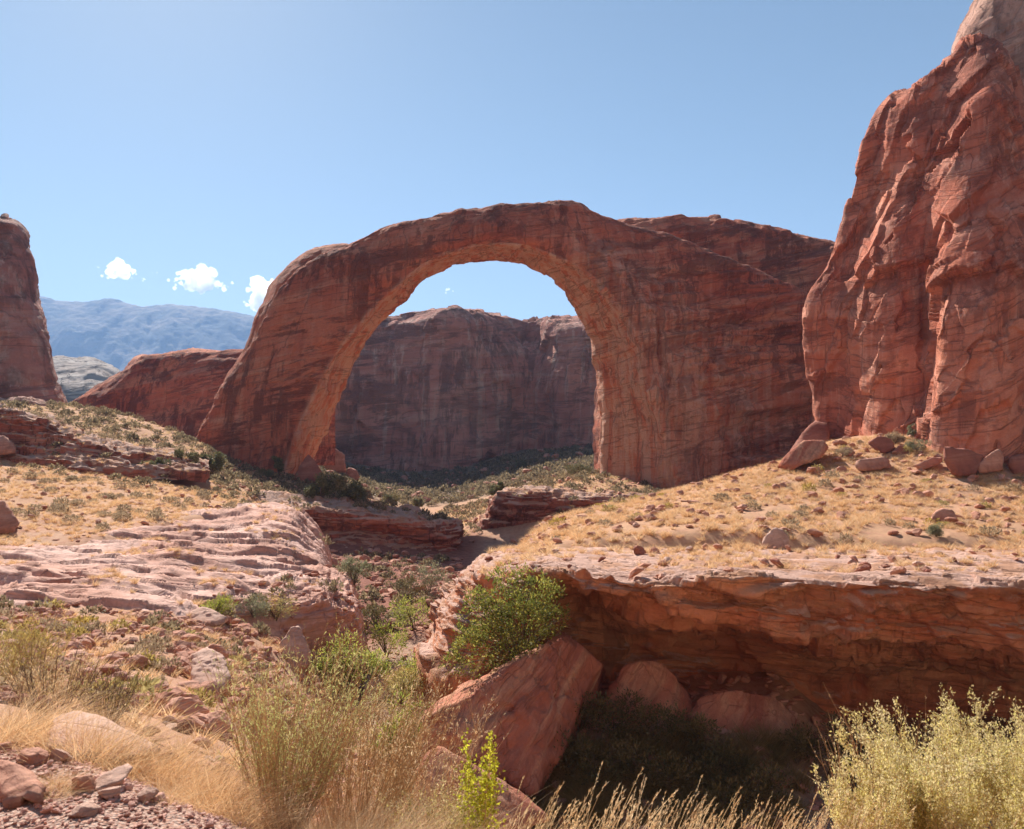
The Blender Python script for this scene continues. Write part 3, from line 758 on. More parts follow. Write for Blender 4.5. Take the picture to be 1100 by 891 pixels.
# ---- rubbly lower tier of it
LT = [(205, [(646, 50), (650, 47), (658, 43), (672, 41), (700, 40)]), (250, [(624, 53), (632, 49), (644, 46), (662, 44.5), (700, 44)]), (300, [(614, 56), (626, 51), (640, 48), (662, 46.5), (715, 46)]),
      (340, [(606, 60), (620, 55), (640, 50.5), (662, 49), (725, 49)]), (362, [(612, 62), (626, 56), (646, 52), (664, 50.5), (730, 50)]), (382, [(632, 63), (642, 57), (656, 53), (667, 51.8), (735, 51)]), (393, [(700, 63), (705, 58), (710, 54), (715, 53), (738, 52)])]
lattice_rock('rock_ledge', [[(x, y, Y) for (y, Y) in r] for x, r in LT], M_SLICK, 'low rubbly ledge jutting into the wash below the pale slickrock hump', 'rock ledge',
    [26, 26, 24, 20, 20, 16], [14, 34, 30, 14], ledge_disp(0.8, 0.34, 5), out=(0, -.3, 1), post=plates(0.3, (0.05, 0.12), 1.0, 0.9, 2.5))
# ---- shaded ledge in the middle distance
ML = [(278, [(526, 137), (537, 125), (541, 119), (552, 118), (568, 118), (580, 116), (600, 114)]), (310, [(529, 138), (541, 124), (546, 118), (557, 117.5), (569, 118.5), (582, 117), (603, 114)]),
      (350, [(533, 138), (545, 124), (550, 118), (561, 117.5), (571, 118.5), (585, 117), (606, 114)]), (395, [(539, 140), (549, 124), (553, 118), (562, 117), (572, 118.3), (588, 116), (608, 113)]), (440, [(545, 142), (553, 126), (558, 118), (566, 116.5), (578, 118), (597, 115), (617, 112)]),
      (470, [(551, 142), (558, 127), (563, 119), (572, 117), (590, 118), (609, 115), (625, 112)]), (486, [(556, 143), (560, 130), (565, 122), (573, 120), (590, 120), (607, 118), (625, 116)]),
      (493, [(560, 146), (563, 138), (567, 130), (575, 128), (590, 127), (602, 126), (620, 125)]), (488, [(566, 160), (570, 156), (574, 150), (580, 148), (588, 147), (598, 146), (612, 145)])]
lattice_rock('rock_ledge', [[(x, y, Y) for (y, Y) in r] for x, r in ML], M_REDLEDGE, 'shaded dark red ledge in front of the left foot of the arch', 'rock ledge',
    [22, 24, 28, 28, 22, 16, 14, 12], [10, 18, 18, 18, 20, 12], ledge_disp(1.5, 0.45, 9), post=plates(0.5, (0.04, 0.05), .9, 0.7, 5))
FB = [(505, [(575, 175), (577, 166), (580, 158), (584, 157), (590, 156), (600, 155)]), (524, [(546, 172), (552, 164), (560, 157), (570, 156), (580, 155), (592, 154)]), (536, [(527, 168), (530, 160), (534, 154), (546, 153), (562, 154), (582, 151)]), (562, [(525, 168), (528, 160), (532, 153), (545, 152), (560, 153), (582, 150)]),
      (584, [(524, 168), (527, 160), (530, 153), (544, 152), (558, 153), (580, 150)]), (592, [(526, 168), (529, 160), (535, 156), (546, 155), (558, 155), (580, 152)]), (625, [(526, 166), (530, 160), (534, 153), (545, 152), (556, 153), (576, 150)]), (655, [(528, 166), (531, 160), (534, 154), (544, 153), (556, 153), (572, 151)]), (690, [(530, 166), (533, 160), (536, 156), (544, 155), (556, 155), (572, 153)])]
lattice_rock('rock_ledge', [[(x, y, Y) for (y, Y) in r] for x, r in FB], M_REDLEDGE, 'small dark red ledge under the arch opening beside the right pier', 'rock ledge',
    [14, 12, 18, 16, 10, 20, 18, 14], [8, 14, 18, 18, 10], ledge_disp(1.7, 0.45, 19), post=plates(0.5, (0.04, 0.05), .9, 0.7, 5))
UL = []
for (x, tp, bt, Y) in [(-90, 436, 488, 117), (0, 443, 491, 117), (28, 448, 494, 116), (55, 456, 497, 116), (80, 468, 499, 115), (105, 476, 502, 115), (130, 483, 504, 115), (165, 487, 505, 116), (200, 491, 503, 118), (225, 500, 506, 122)]:
    UL.append([(x, tp - 8, Y + 22), (x, tp - 4, Y + 6), (x, tp - 1, Y - 1), (x, tp + (bt - tp) * .3, Y - 2.5), (x, tp + (bt - tp) * .62, Y - 4.5), (x, bt, Y - 7), (x, bt + 12, Y - 8)])
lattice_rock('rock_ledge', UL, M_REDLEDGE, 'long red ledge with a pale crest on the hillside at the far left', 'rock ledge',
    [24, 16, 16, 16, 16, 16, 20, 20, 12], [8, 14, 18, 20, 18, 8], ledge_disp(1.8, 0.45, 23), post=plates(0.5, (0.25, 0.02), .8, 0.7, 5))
# ================================================================== LOOSE ROCKS
def ico(sub):
    bm = bmesh.new()
    bmesh.ops.create_icosphere(bm, subdivisions=sub, radius=1.0)
    V = np.array([v.co[:] for v in bm.verts])
    F = np.array([[v.index for v in f.verts] for f in bm.faces])
    bm.free()
    return V, F
_ICO = {k: ico(k) for k in (2, 3, 4, 5, 6)}
def hull_planes(pts):
    bm = bmesh.new()
    for p in pts: bm.verts.new(p)
    bmesh.ops.convex_hull(bm, input=bm.verts)
    bm.normal_update()
    pl = [(np.array(f.normal[:]), float(f.normal.dot(f.verts[0].co))) for f in bm.faces if f.calc_area() > 1e-6]
    bm.free()
    return np.array([p[0] for p in pl]), np.array([p[1] for p in pl])
def plane_rock(Nn, H, sub, rough=0.05, soft=90, seed=0):
    D, F = _ICO[sub]
    c = D @ Nn.T
    inv = np.where(c > 1e-3, c / np.maximum(H, 1e-3)[None, :], 0)
    mxi = inv.max(1, keepdims=True)
    r = 1.0 / (mxi[:, 0] * np.sum((inv / mxi) ** soft, 1) ** (1.0 / soft))
    V = D * r[:, None]
    s = np.mean(r)
    n = fbm(V / (0.7 * s) + seed * 3.3, 4) * 0.7 + 1.4 * facets(V + .2 * s * fbm(V / (.5 * s), 2)[:, None], (.6 * s, .6 * s, .3 * s), seed, .5, .8) + 1.5 * (sstep(-.03, .03, fbm(V / (0.55 * s) + seed * 5.1 + 9, 2)) - .5) + 0.9 * (sstep(-.03, .03, fbm(V / (0.25 * s) + seed * 2.1 + 19, 2)) - .5) + 0.35 * fbm(V / (0.18 * s) + seed, 3)
    return V * (1 + rough * n)[:, None], F
def random_rock(seed, sub=3, flat=0.6, rough=0.07, soft=120):
    g = np.random.default_rng(seed)
    Nn = g.normal(size=(13, 3)); Nn /= np.linalg.norm(Nn, axis=1)[:, None]
    H = g.uniform(0.62, 1.0, 13)
    V, F = plane_rock(Nn, H, sub, rough, soft, seed)
    V = V * np.array((1.0, g.uniform(0.65, 0.95), flat))
    V[:, 2] -= V[:, 2].min() * 0.72
    return V, F
def ray_hit(px, py, y0=3.0):
    for Y in np.exp(np.arange(math.log(y0), math.log(600), 0.004)):
        p = at(px, py, Y)
        if p[2] < float(zt(p[0], p[1])): return Y
    return None
def hull_rock(name, pts, mat, label, cat='boulder', sub=5, rough=0.03, soft=120, seed=1, group=None, snap=False):
    P = np.array([at(*p) for p in pts])
    if snap:                                    # stands where the ground is seen at its foot
        lo = max(p[1] for p in pts); mx = np.mean([p[0] for p in pts])
        Yh = ray_hit(mx, lo - 1.5, snap if snap is not True else 3.0)
        Y0 = np.mean([p[2] for p in pts if p[1] > lo - 8])
        if Yh: P = P * float(W(Yh) / W(Y0))
    c = P.mean(0)
    Nn, H = hull_planes([tuple(p) for p in (P - c)])
    V, F = plane_rock(Nn, H, sub, rough, soft, seed)
    V = V + c
    base = np.array((c[0], c[1], V[:, 2].min()))
    return big(name, V, None, mat, base, label, cat, tris=F, group=group)
def stone_mat(name, a, b, d, S=0.5):
    return sandstone(name, a, b, d, varnish=(0.16, 0.08, 0.06), S=S, streak=0.35, bands=0.5, world=False, crack=0.4, bump=0.14, line=0.2, stria=0.1)
M_STONE = stone_mat('loose_red_stone', (0.62, 0.33, 0.23), (0.46, 0.20, 0.13), (0.70, 0.44, 0.33))
M_PALESTONE = stone_mat('pale_stone', (0.68, 0.46, 0.36), (0.56, 0.32, 0.23), (0.74, 0.55, 0.45))
M_PEB = stone_mat('gravel_stone', (0.74, 0.46, 0.37), (0.62, 0.33, 0.25), (0.80, 0.58, 0.50), 0.2)
M_DARKSTONE = stone_mat('dark_red_stone', (0.42, 0.17, 0.115), (0.28, 0.10, 0.07), (0.52, 0.27, 0.19), 0.8)
M_BOULDER = sandstone('fallen_boulder', (0.62, 0.25, 0.155), (0.46, 0.16, 0.10), (0.76, 0.45, 0.28), varnish=(0.2, .07, .05), S=0.8, streak=0.35, bands=0.7, tilt=(0.3, -0.6, 0), crack=0.7, bump=0.4, line=0.12, stria=0.2)

hull_rock('boulder', [(453, 778, 34), (602, 683, 37.6), (644, 716, 38.6), (600, 815, 34.6), (572, 856, 32.8), (446, 856, 33), (470, 752, 39), (608, 684, 42.5), (650, 722, 42.5), (625, 830, 41), (460, 850, 40)],
          M_BOULDER, 'huge tilted slab of fallen red sandstone under the dense green bush', sub=6, rough=0.03, soft=400, seed=3)
hull_rock('boulder', [(650, 745, 39.5), (668, 716, 40), (690, 708, 40.5), (712, 712, 40.5), (735, 738, 40), (752, 770, 39.5), (740, 790, 38), (650, 790, 38), (690, 712, 43), (740, 760, 43), (650, 780, 43)], M_BOULDER, 'smooth rounded red boulder against the back wall of the alcove', sub=5, rough=0.02, soft=40, seed=4)
hull_rock('boulder', [(738, 770, 38.5), (752, 748, 39), (790, 742, 39.3), (830, 748, 39.5), (858, 775, 39), (850, 800, 37.5), (760, 800, 37.5), (800, 745, 42), (855, 790, 42), (740, 790, 41)], M_BOULDER, 'low flat-topped red boulder at the right of the alcove floor', sub=5, rough=0.025, soft=90, seed=5)
hull_rock('boulder', [(445, 850, 31), (450, 812, 31.5), (470, 800, 32), (500, 830, 31.5), (560, 850, 31), (590, 880, 30), (450, 890, 29.5), (560, 895, 29.5), (500, 830, 34), (580, 870, 34)], M_BOULDER, 'half-buried red block at the foot of the huge tilted slab', sub=5, rough=0.03, seed=6)
SN = True
# right slope
hull_rock('boulder', [(818, 588, 50), (820, 577, 50.2), (832, 567, 50.6), (842, 569, 50.8), (848, 578, 50.6), (846, 590, 50.2), (830, 593, 49.6), (836, 568, 51.6), (846, 588, 52), (822, 588, 52)], M_PALESTONE, 'pale rounded boulder alone on the golden slope above the ledge', sub=4, rough=0.025, soft=40, seed=7, snap=True)
hull_rock('boulder', [(998, 562, 55), (1002, 551, 55.4), (1012, 546, 56), (1024, 548, 56), (1028, 557, 55.6), (1026, 564, 55), (1012, 546, 57.4), (1026, 562, 57.4), (1000, 562, 57.4)], M_STONE, 'grey-brown boulder half sunk in the grass below the right cliff', sub=4, rough=0.035, soft=40, seed=8, snap=True)
hull_rock('boulder', [(1012, 486, 87), (1014, 480, 87.4), (1040, 483, 88), (1058, 490, 88.3), (1052, 500, 87.5), (1046, 512, 86.6), (1024, 512, 86.4), (1014, 496, 86.8), (1030, 482, 91), (1056, 496, 91), (1020, 506, 91)], M_DARKSTONE, 'large split red boulder at the foot of the right cliff', sub=4, rough=0.03, soft=90, seed=9, snap=True)
hull_rock('boulder', [(1048, 500, 87.4), (1062, 488, 87.8), (1074, 481, 88.2), (1078, 490, 88), (1077, 506, 87), (1052, 510, 86.8), (1072, 484, 90), (1076, 504, 90), (1052, 506, 90)], M_STONE, 'red boulder leaning on the right side of the large split one', sub=4, rough=0.03, soft=90, seed=10, snap=True)
hull_rock('boulder', [(1080, 500, 87), (1086, 490, 87.4), (1110, 487, 88), (1124, 498, 88), (1120, 514, 86.5), (1084, 512, 86), (1100, 488, 91), (1120, 506, 91)], M_DARKSTONE, 'dark boulder at the right edge of the frame below the cliff', sub=4, rough=0.03, seed=11, snap=True)
hull_rock('boulder', [(918, 500, 84), (920, 494, 84.4), (950, 491, 85), (956, 494, 85), (955, 503, 84.2), (924, 508, 83.4), (940, 492, 87.5), (954, 500, 87.5), (922, 504, 87)], M_STONE, 'long flat red block lying on the slope below the cliff', sub=4, rough=0.025, soft=120, seed=12, snap=True)
hull_rock('boulder', [(980, 500, 87), (1000, 492, 87.6), (1013, 491, 88), (1012, 498, 87.4), (990, 506, 86.6), (1008, 492, 89.6), (985, 502, 89.5)], M_STONE, 'thin red slab tilted beside the large split boulder', sub=4, rough=0.03, seed=13, snap=True)
hull_rock('boulder', [(833, 504, 96), (845, 487, 97), (862, 474, 98.5), (884, 472, 99), (890, 482, 98), (880, 494, 96.5), (850, 506, 95), (870, 474, 103), (890, 480, 104), (840, 500, 102)], M_BOULDER, 'sloping orange slab leaning out from the left foot of the right cliff', sub=4, rough=0.025, seed=14, snap=70.0)
hull_rock('boulder', [(838, 500, 104), (856, 472, 108), (874, 452, 112), (890, 456, 112), (892, 490, 106), (850, 505, 102), (880, 454, 120), (895, 495, 118)], M_DARKSTONE, 'shaded wedge of rock in the corner between mesa and right cliff', sub=4, rough=0.025, seed=15)
for pts, lab, sd_ in [([(935, 482, 90), (930, 476, 90.3), (945, 468, 91), (958, 472, 91), (962, 482, 90.3), (950, 488, 89.5), (948, 470, 93), (960, 482, 93)], 'dark jagged block in the rubble below the bright cliff face', 16), ([(960, 484, 91), (966, 478, 91.4), (978, 483, 91.6), (976, 492, 90.6), (962, 492, 90), (972, 480, 93)], 'small pointed dark rock right of the jagged block', 17)]:
    hull_rock('boulder', pts, M_DARKSTONE, lab, sub=4, rough=0.05, seed=sd_, snap=SN)
SN = 150.0
# rubble by the left foot of the arch
for pts, m, lab, sd_ in [
    ([(346, 500, 200), (350, 487, 201), (360, 482, 202), (370, 488, 202), (372, 508, 200), (356, 514, 199), (362, 484, 208), (371, 504, 208)], M_STONE, 'blocky orange boulder at the inner side of the left arch foot', 21),
    ([(312, 520, 202), (322, 500, 204), (331, 488, 205), (336, 492, 204), (348, 510, 201), (336, 522, 199), (330, 490, 211), (345, 512, 208)], M_DARKSTONE, 'tilted dark slab leaning on the left arch foot', 22),
    ([(330, 490, 207), (333, 479, 208), (342, 484, 208), (352, 496, 206), (346, 503, 204), (336, 480, 213), (350, 496, 212)], M_DARKSTONE, 'upper broken block wedged above the tilted dark slab', 23),
    ([(368, 512, 196), (374, 502, 197), (384, 506, 197), (388, 515, 196), (376, 520, 195), (380, 503, 200)], M_STONE, 'small flat boulder below the blocky orange one', 24)]:
    hull_rock('boulder', pts, m, lab, sub=4, rough=0.03, soft=120, seed=sd_, snap=SN)
# blocks on the left slope
hull_rock('boulder', [(-20, 560, 62), (-10, 538, 63), (4, 538, 63), (14, 552, 62.6), (22, 562, 62), (12, 574, 61), (-20, 578, 60.6), (2, 539, 66), (18, 562, 66)], M_STONE, 'orange block split in plates at the left edge of the grassy slope', sub=4, rough=0.035, soft=120, seed=31, snap=True)
hull_rock('boulder', [(-30, 484, 110), (-20, 466, 112), (4, 468, 112), (17, 478, 111.6), (17, 488, 110), (-20, 492, 109), (0, 469, 118), (16, 486, 117)], M_STONE, 'stepped red block in front of the long red ledge at the far left', sub=4, rough=0.04, soft=120, seed=32, snap=True)
hull_rock('boulder', [(302, 712, 45.6), (300, 692, 46), (312, 674, 46.6), (322, 672, 46.8), (334, 700, 46), (332, 716, 45.4), (312, 724, 45), (318, 674, 49), (332, 708, 49), (300, 705, 49)], M_PALESTONE, 'large pale boulder standing below the rubbly ledge by the wash', sub=5, rough=0.015, soft=90, seed=33, snap=True)
hull_rock('boulder', [(198, 668, 43), (204, 658, 43.4), (216, 652, 43.8), (228, 655, 43.8), (246, 664, 43.2), (240, 671, 42.4), (214, 674, 42), (220, 653, 45.4), (242, 668, 45.4)], M_PALESTONE, 'low pale block under the foot of the slickrock hump', sub=4, rough=0.05, seed=34, snap=True)
hull_rock('boulder', [(258, 664, 46), (262, 650, 46.4), (272, 647, 46.6), (280, 655, 46.5), (278, 664, 46), (268, 668, 45.4), (270, 648, 47.8)], M_PALESTONE, 'small rounded pale boulder beside the grey-green bush', sub=4, rough=0.04, soft=40, seed=35, snap=True)
hull_rock('boulder', [(386, 752, 42), (392, 735, 42.6), (402, 728, 43), (414, 730, 43), (420, 745, 42.5), (410, 758, 41.8), (404, 729, 45), (418, 748, 45)], M_PALESTONE, 'rounded pale boulder on the wash bed among the grass', sub=4, rough=0.03, soft=40, seed=36, snap=True)
hull_rock('boulder', [(205, 735, 22.5), (206, 704, 23.6), (222, 696, 24), (240, 704, 23.8), (248, 730, 22.8), (236, 746, 22), (214, 748, 22), (226, 698, 25.4), (244, 730, 25), (208, 730, 25)], M_PALESTONE, 'flat pale slab exposed on the near slope left of the tall bush', sub=5, rough=0.035, soft=90, seed=37, snap=True)
hull_rock('boulder', [(48, 806, 5.6), (56, 772, 6.1), (80, 763, 6.4), (108, 768, 6.5), (140, 786, 6.3), (178, 806, 6.0), (160, 822, 5.6), (100, 826, 5.3), (80, 764, 7.0), (150, 800, 7.0), (56, 800, 6.8)], M_PALESTONE, 'broad pale rock behind the golden grass at the gravel edge', sub=5, rough=0.018, soft=40, seed=38, snap=True)
# stones lying along the gravel
for (x, y, w, h, dp, m, lab) in [(20, 826, 44, 22, 4.1, M_STONE, 'pinkish flat stone at the left edge of the gravel'), (48, 816, 36, 16, 4.35, M_STONE, 'low stone behind the pinkish flat one on the gravel'), (125, 830, 38, 16, 4.1, M_PALESTONE, 'long smooth stone in the middle of the stones along the gravel'),
        (102, 835, 24, 14, 4.02, M_STONE, 'brown stone just left of the long smooth stone'), (128, 842, 26, 11, 3.95, M_PALESTONE, 'small pale stone in front of the long smooth stone'), (101, 862, 38, 12, 3.72, M_PALESTONE, 'flat pale stone sunk alone in the gravel'), (74, 812, 22, 14, 4.4, M_PALESTONE, 'grey rounded stone against the broad pale rock'), (8, 808, 36, 9, 4.5, M_STONE, 'thin reddish slab at the back of the gravel by the left edge'),
        (55, 848, 20, 9, 3.9, M_STONE, 'small stone lying between the pinkish and the sunken stones'), (168, 846, 24, 14, 3.98, M_PALESTONE, 'pale stone half covered by the golden grass')]:
    p = ground_at(x, dp)
    V, F = random_rock(int(x * 7 + y), 4, 0.9, 0.035)
    V = V * np.array((0.5 * w, 0.42 * w, 0.62 * h)) * dp / F_PX
    o = put('stone', mesh_arrays('stone', V, None, F), m, None, lab, 'stone', 'stones along the gravel edge', None, tuple(p + np.array((0, 0, -0.1 * h * dp / F_PX))))
    o.rotation_euler[2] = (x * 1.7) % 6.3

# ---------------------------------------------------------------- scatter
def merged(name, items, protos, mat_list, label, cat, kind='stuff', loc=(0, 0, 0)):
    """one mesh of many copies: items (proto, p, scale, rot)"""
    VV, QQ, TT, off = [], [], [], 0
    for k, p, s, r in items:
        V, F = protos[k]
        ca, sa = math.cos(r), math.sin(r)
        W = np.stack([V[:, 0] * ca - V[:, 1] * sa, V[:, 0] * sa + V[:, 1] * ca, V[:, 2]], 1) * s + (p - np.asarray(loc))
        VV.append(W); TT.append(F + off); off += len(V)
    me = mesh_arrays(name, np.concatenate(VV), None, np.concatenate(TT), smooth=False)
    return put(name, me, mat_list, None, label, cat, None, kind, loc)
def sample(n, px0, px1, Y0, Y1, g, test=None):
    """points spread evenly over the ground of a wedge"""
    out = []
    Y0, Y1 = float(W(Y0)), float(W(Y1))
    while len(out) < n:
        Y = math.sqrt(g.uniform(Y0 ** 2, Y1 ** 2)); px = g.uniform(px0, px1)
        x = (px - CX) / F_PX * Y
        if test is None or test(px, Y, x): out.append((px, Y, np.array((x, Y, float(zt(x, Y))))))
    return out
def in_slick(px, Y):
    return px < 350 and np.interp(px, PXS, _sf) * 1.0 < Y < np.interp(px, PXS, _sb)
def noise_at(p, s, o=0): return float(fbm(np.array([[p[0] / s, p[1] / s, o]]), 3)[0])
# ================================================================== PLANTS
from mathutils.bvhtree import BVHTree
def plant_mat(name, a, b, trans=0.45, scale=3.0, rough=0.6, spec=0.2, c3=None):
    t = NT(name)
    rnd = t.n('NewGeometry').outputs['Random Per Island']
    n1 = t.noise(t.pos(), scale, 3)
    c = t.mix(t.ramp(n1, 0.35, 0.65), a, b)
    hs = t.n('HueSaturation')
    t.link(c, hs.inputs['Color'])
    t.link(t.ramp(rnd, 0, 1, 0.65, 1.25), hs.inputs['Value'])
    col = hs.outputs[0]
    if c3 is not None: col = t.mix(t.ramp(rnd, 0.72, 0.8), col, c3)
    p = t.n('BsdfPrincipled')
    t.link(col, p.inputs['Base Color'])
    p.inputs['Roughness'].default_value = rough
    p.inputs['Specular IOR Level'].default_value = spec
    tr = t.n('BsdfTranslucent')
    t.link(col, tr.inputs[0])
    m = t.n('MixShader')
    m.inputs[0].default_value = trans
    t.link(p.outputs[0], m.inputs[1]); t.link(tr.outputs[0], m.inputs[2])
    return t.out(m.outputs[0])
M_GOLD = plant_mat('golden_grass', (0.82, 0.53, 0.27), (0.86, 0.63, 0.38), 0.5, 0.6, c3=(0.70, 0.42, 0.20))
M_STRAW = plant_mat('straw_grass', (0.76, 0.55, 0.30), (0.82, 0.65, 0.41), 0.5, 2.0, c3=(0.60, 0.40, 0.20))
M_SCRUB = plant_mat('grey_green_scrub', (0.36, 0.265, 0.165), (0.45, 0.34, 0.22), 0.4, 0.15, c3=(0.54, 0.42, 0.27))
M_SAGE = plant_mat('sage_leaves', (0.25, 0.25, 0.14), (0.33, 0.31, 0.19), 0.4, 0.5)
M_YELLOW = plant_mat('yellow_flowering_scrub', (0.50, 0.36, 0.09), (0.46, 0.38, 0.16), 0.4, 0.4)
M_GREEN = plant_mat('green_willow_leaves', (0.30, 0.36, 0.06), (0.38, 0.40, 0.09), 0.55, 0.6, c3=(0.50, 0.46, 0.10))
M_OAK = plant_mat('glossy_green_leaves', (0.17, 0.20, 0.045), (0.28, 0.28, 0.06), 0.5, 1.1, 0.5, 0.2, c3=(0.46, 0.40, 0.09))
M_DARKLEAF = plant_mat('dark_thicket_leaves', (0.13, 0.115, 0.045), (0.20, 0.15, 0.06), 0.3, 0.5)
M_JUNIPER = plant_mat('juniper_foliage', (0.17, 0.17, 0.075), (0.25, 0.225, 0.11), 0.25, 0.5)
M_BRUSH = plant_mat('brush_leaves', (0.56, 0.56, 0.20), (0.68, 0.62, 0.28), 0.5, 5.0, c3=(0.48, 0.48, 0.18))
M_PLUME = plant_mat('pale_plume_leaves', (0.78, 0.66, 0.31), (0.84, 0.72, 0.42), 0.5, 6.0, c3=(0.70, 0.62, 0.22))
M_SPROUT = plant_mat('yellow_green_leaves', (0.50, 0.52, 0.04), (0.58, 0.55, 0.06), 0.55, 9.0)
M_TWIG = plant_mat('tan_twigs', (0.62, 0.43, 0.26), (0.50, 0.33, 0.20), 0.0, 4.0)
M_BARK = plant_mat('grey_bark', (0.20, 0.14, 0.10), (0.13, 0.09, 0.065), 0.0, 4.0)

def unit(v): return v / (np.linalg.norm(v, axis=-1, keepdims=True) + 1e-9)
def blades(base, d, L, w, bend, seg=3, g=rng, tipw=0.0):
    """tapered curved strips: base (n,3), direction (n,3), length (n), width (n), bend (n,3)"""
    n = len(base)
    t = np.linspace(0, 1, seg + 1)
    P = base[:, None] + d[:, None] * (L[:, None] * t)[..., None] + bend[:, None] * (t ** 2)[None, :, None]
    side = unit(np.cross(d, unit(g.normal(size=(n, 3)))))
    wt = (1 - t) * (1 - tipw) + tipw
    A = P - side[:, None] * (0.5 * w[:, None] * wt)[..., None]
    B = P + side[:, None] * (0.5 * w[:, None] * wt)[..., None]
    V = np.stack([A, B], 2).reshape(n, -1, 3)
    k = 2 * np.arange(seg)
    f = np.concatenate([np.stack([k, k + 1, k + 3], 1), np.stack([k, k + 3, k + 2], 1)])
    F = (f[None] + (np.arange(n) * 2 * (seg + 1))[:, None, None]).reshape(-1, 3)
    return V.reshape(-1, 3), F
def leaves(p, d, size, asp, g=rng, fold=0.25):
    """diamond leaves folded along the middle"""
    n = len(p)
    side = unit(np.cross(d, unit(g.normal(size=(n, 3)))))
    up = np.cross(side, d)
    s = size[:, None]
    V = np.stack([p, p + d * s * .5 + side * s * asp * .5 + up * s * fold * asp, p + d * s, p + d * s * .5 - side * s * asp * .5 + up * s * fold * asp], 1)
    F = np.array([(0, 1, 2), (0, 2, 3)])[None] + (np.arange(n) * 4)[:, None, None]
    return V.reshape(-1, 3), F.reshape(-1, 3)
def cat_mesh(parts):
    VV, FF, o = [], [], 0
    for V, F in parts:
        VV.append(V); FF.append(F + o); o += len(V)
    return np.concatenate(VV), np.concatenate(FF)
def tubes(P, r0, r1, k=4):
    """P (n, seg, 3) centre lines"""
    n, s, _ = P.shape
    T = unit(np.gradient(P, axis=1))
    ref = np.zeros_like(T); ref[..., 0] = 1; ref = np.where(np.abs(T[..., :1]) > .9, np.array((0, 1., 0)), ref)
    a = unit(np.cross(T, ref)); b = np.cross(T, a)
    rad = r0[:, None] + (r1 - r0)[:, None] * np.linspace(0, 1, s)[None]
    th = np.arange(k) * 2 * math.pi / k
    V = P[:, :, None] + rad[..., None, None] * (a[:, :, None] * np.cos(th)[:, None] + b[:, :, None] * np.sin(th)[:, None])
    idx = np.arange(n * s * k).reshape(n, s, k)
    j = np.roll(idx, -1, 2)
    F = np.concatenate([np.stack([idx[:, :-1], j[:, :-1], j[:, 1:]], -1).reshape(-1, 3), np.stack([idx[:, :-1], j[:, 1:], idx[:, 1:]], -1).reshape(-1, 3)])
    return V.reshape(-1, 3), F
def stem_paths(n, g, r, lean, L0, L1, seg=6, curl=0.15, up=0.25):
    a = g.uniform(0, 2 * math.pi, n)
    rr = r * np.sqrt(g.uniform(0, 1, n))
    b = np.stack([rr * np.cos(a), rr * np.sin(a), np.zeros(n)], 1)
    a2 = a + g.normal(0, 0.5, n)
    th = lean * np.sqrt(g.uniform(0.0, 1, n))
    d = np.stack([np.sin(th) * np.cos(a2), np.sin(th) * np.sin(a2), np.cos(th)], 1)
    L = g.uniform(L0, L1, n)
    t = np.linspace(0, 1, seg)
    P = b[:, None] + d[:, None] * (L[:, None] * t)[..., None]
    P = P + np.array((0, 0, 1)) * (up * L[:, None] * np.sin(th)[:, None] * t ** 2)[..., None]
    w = np.cumsum(g.normal(0, curl / seg, (n, seg, 3)) * L[:, None, None], 1)
    w[:, 0] = 0
    return P + w
def along(P, g, m, t0, t1):
    """m random points on each path: position, tangent"""
    n, s, _ = P.shape
    t = g.uniform(t0, t1, (n, m)) * (s - 1)
    i = np.minimum(t.astype(int), s - 2); f = (t - i)[..., None]
    r = np.arange(n)[:, None]
    A, B = P[r, i], P[r, i + 1]
    return (A + (B - A) * f).reshape(-1, 3), unit(B - A).reshape(-1, 3)

# ---- prototypes -----------------------------------------------------------
def tuft(g, n, h, w, lean=0.9, seg=2):
    P = g.normal(0, 0.06 * h / 0.4, (n, 3)); P[:, 2] = 0
    th = lean * np.sqrt(g.uniform(0.02, 1, n)); a = g.uniform(0, 6.283, n)
    d = np.stack([np.sin(th) * np.cos(a), np.sin(th) * np.sin(a), np.cos(th)], 1)
    L = h * g.uniform(.55, 1.15, n)
    bend = np.stack([np.cos(a), np.sin(a), -0.6 * np.ones(n)], 1) * (L * .22)[:, None]
    return blades(P, d, L, np.full(n, w) * g.uniform(.7, 1.3, n), bend, seg, g)
def scrub(g, n, r, h, size, stem=True):
    """low shrub: small leaf clumps through an uneven dome"""
    u = unit(g.normal(size=(n, 3))); u[:, 2] = np.abs(u[:, 2])
    rad = g.uniform(0.35, 1.0, n) ** 0.5
    lob = 1 + 0.45 * fbm(u * 1.7 + g.uniform(0, 50), 3)
    p = u * (rad * lob)[:, None] * np.array((r, r, h)) + np.array((0, 0, .03))
    d = unit(u + g.normal(0, .5, (n, 3)) + np.array((0, 0, .5)))
    parts = [leaves(p, d, size * g.uniform(.6, 1.5, n), 0.55, g)]
    if stem:
        ns = max(8, n // 14)
        th = g.uniform(0, 1.3, ns); a = g.uniform(0, 6.283, ns)
        dd = np.stack([np.sin(th) * np.cos(a), np.sin(th) * np.sin(a), np.cos(th)], 1)
        parts.append(blades(np.zeros((ns, 3)), dd, np.full(ns, r * .9), np.full(ns, r * .05), np.zeros((ns, 3)), 1, g))
    return cat_mesh(parts)
def to_mesh(name, VF, mat):
    me = mesh_arrays(name, VF[0], None, VF[1], smooth=False)
    me.materials.append(mat)
    return me
g0 = np.random.default_rng(21)
TUFT = [tuft(g0, 46, .42, .02) for _ in range(4)]
TUFT_FAR = [tuft(g0, 16, .42, .045, seg=1) for _ in range(4)]
SCRUB = [scrub(g0, 230, .5 * a, .5 * b, .13) for a, b in ((1, 1), (1.2, .8), (.85, 1.1), (1.1, .9))]
SCRUB_FAR = [scrub(g0, 70, .5, .5, .24, False) for _ in range(4)]
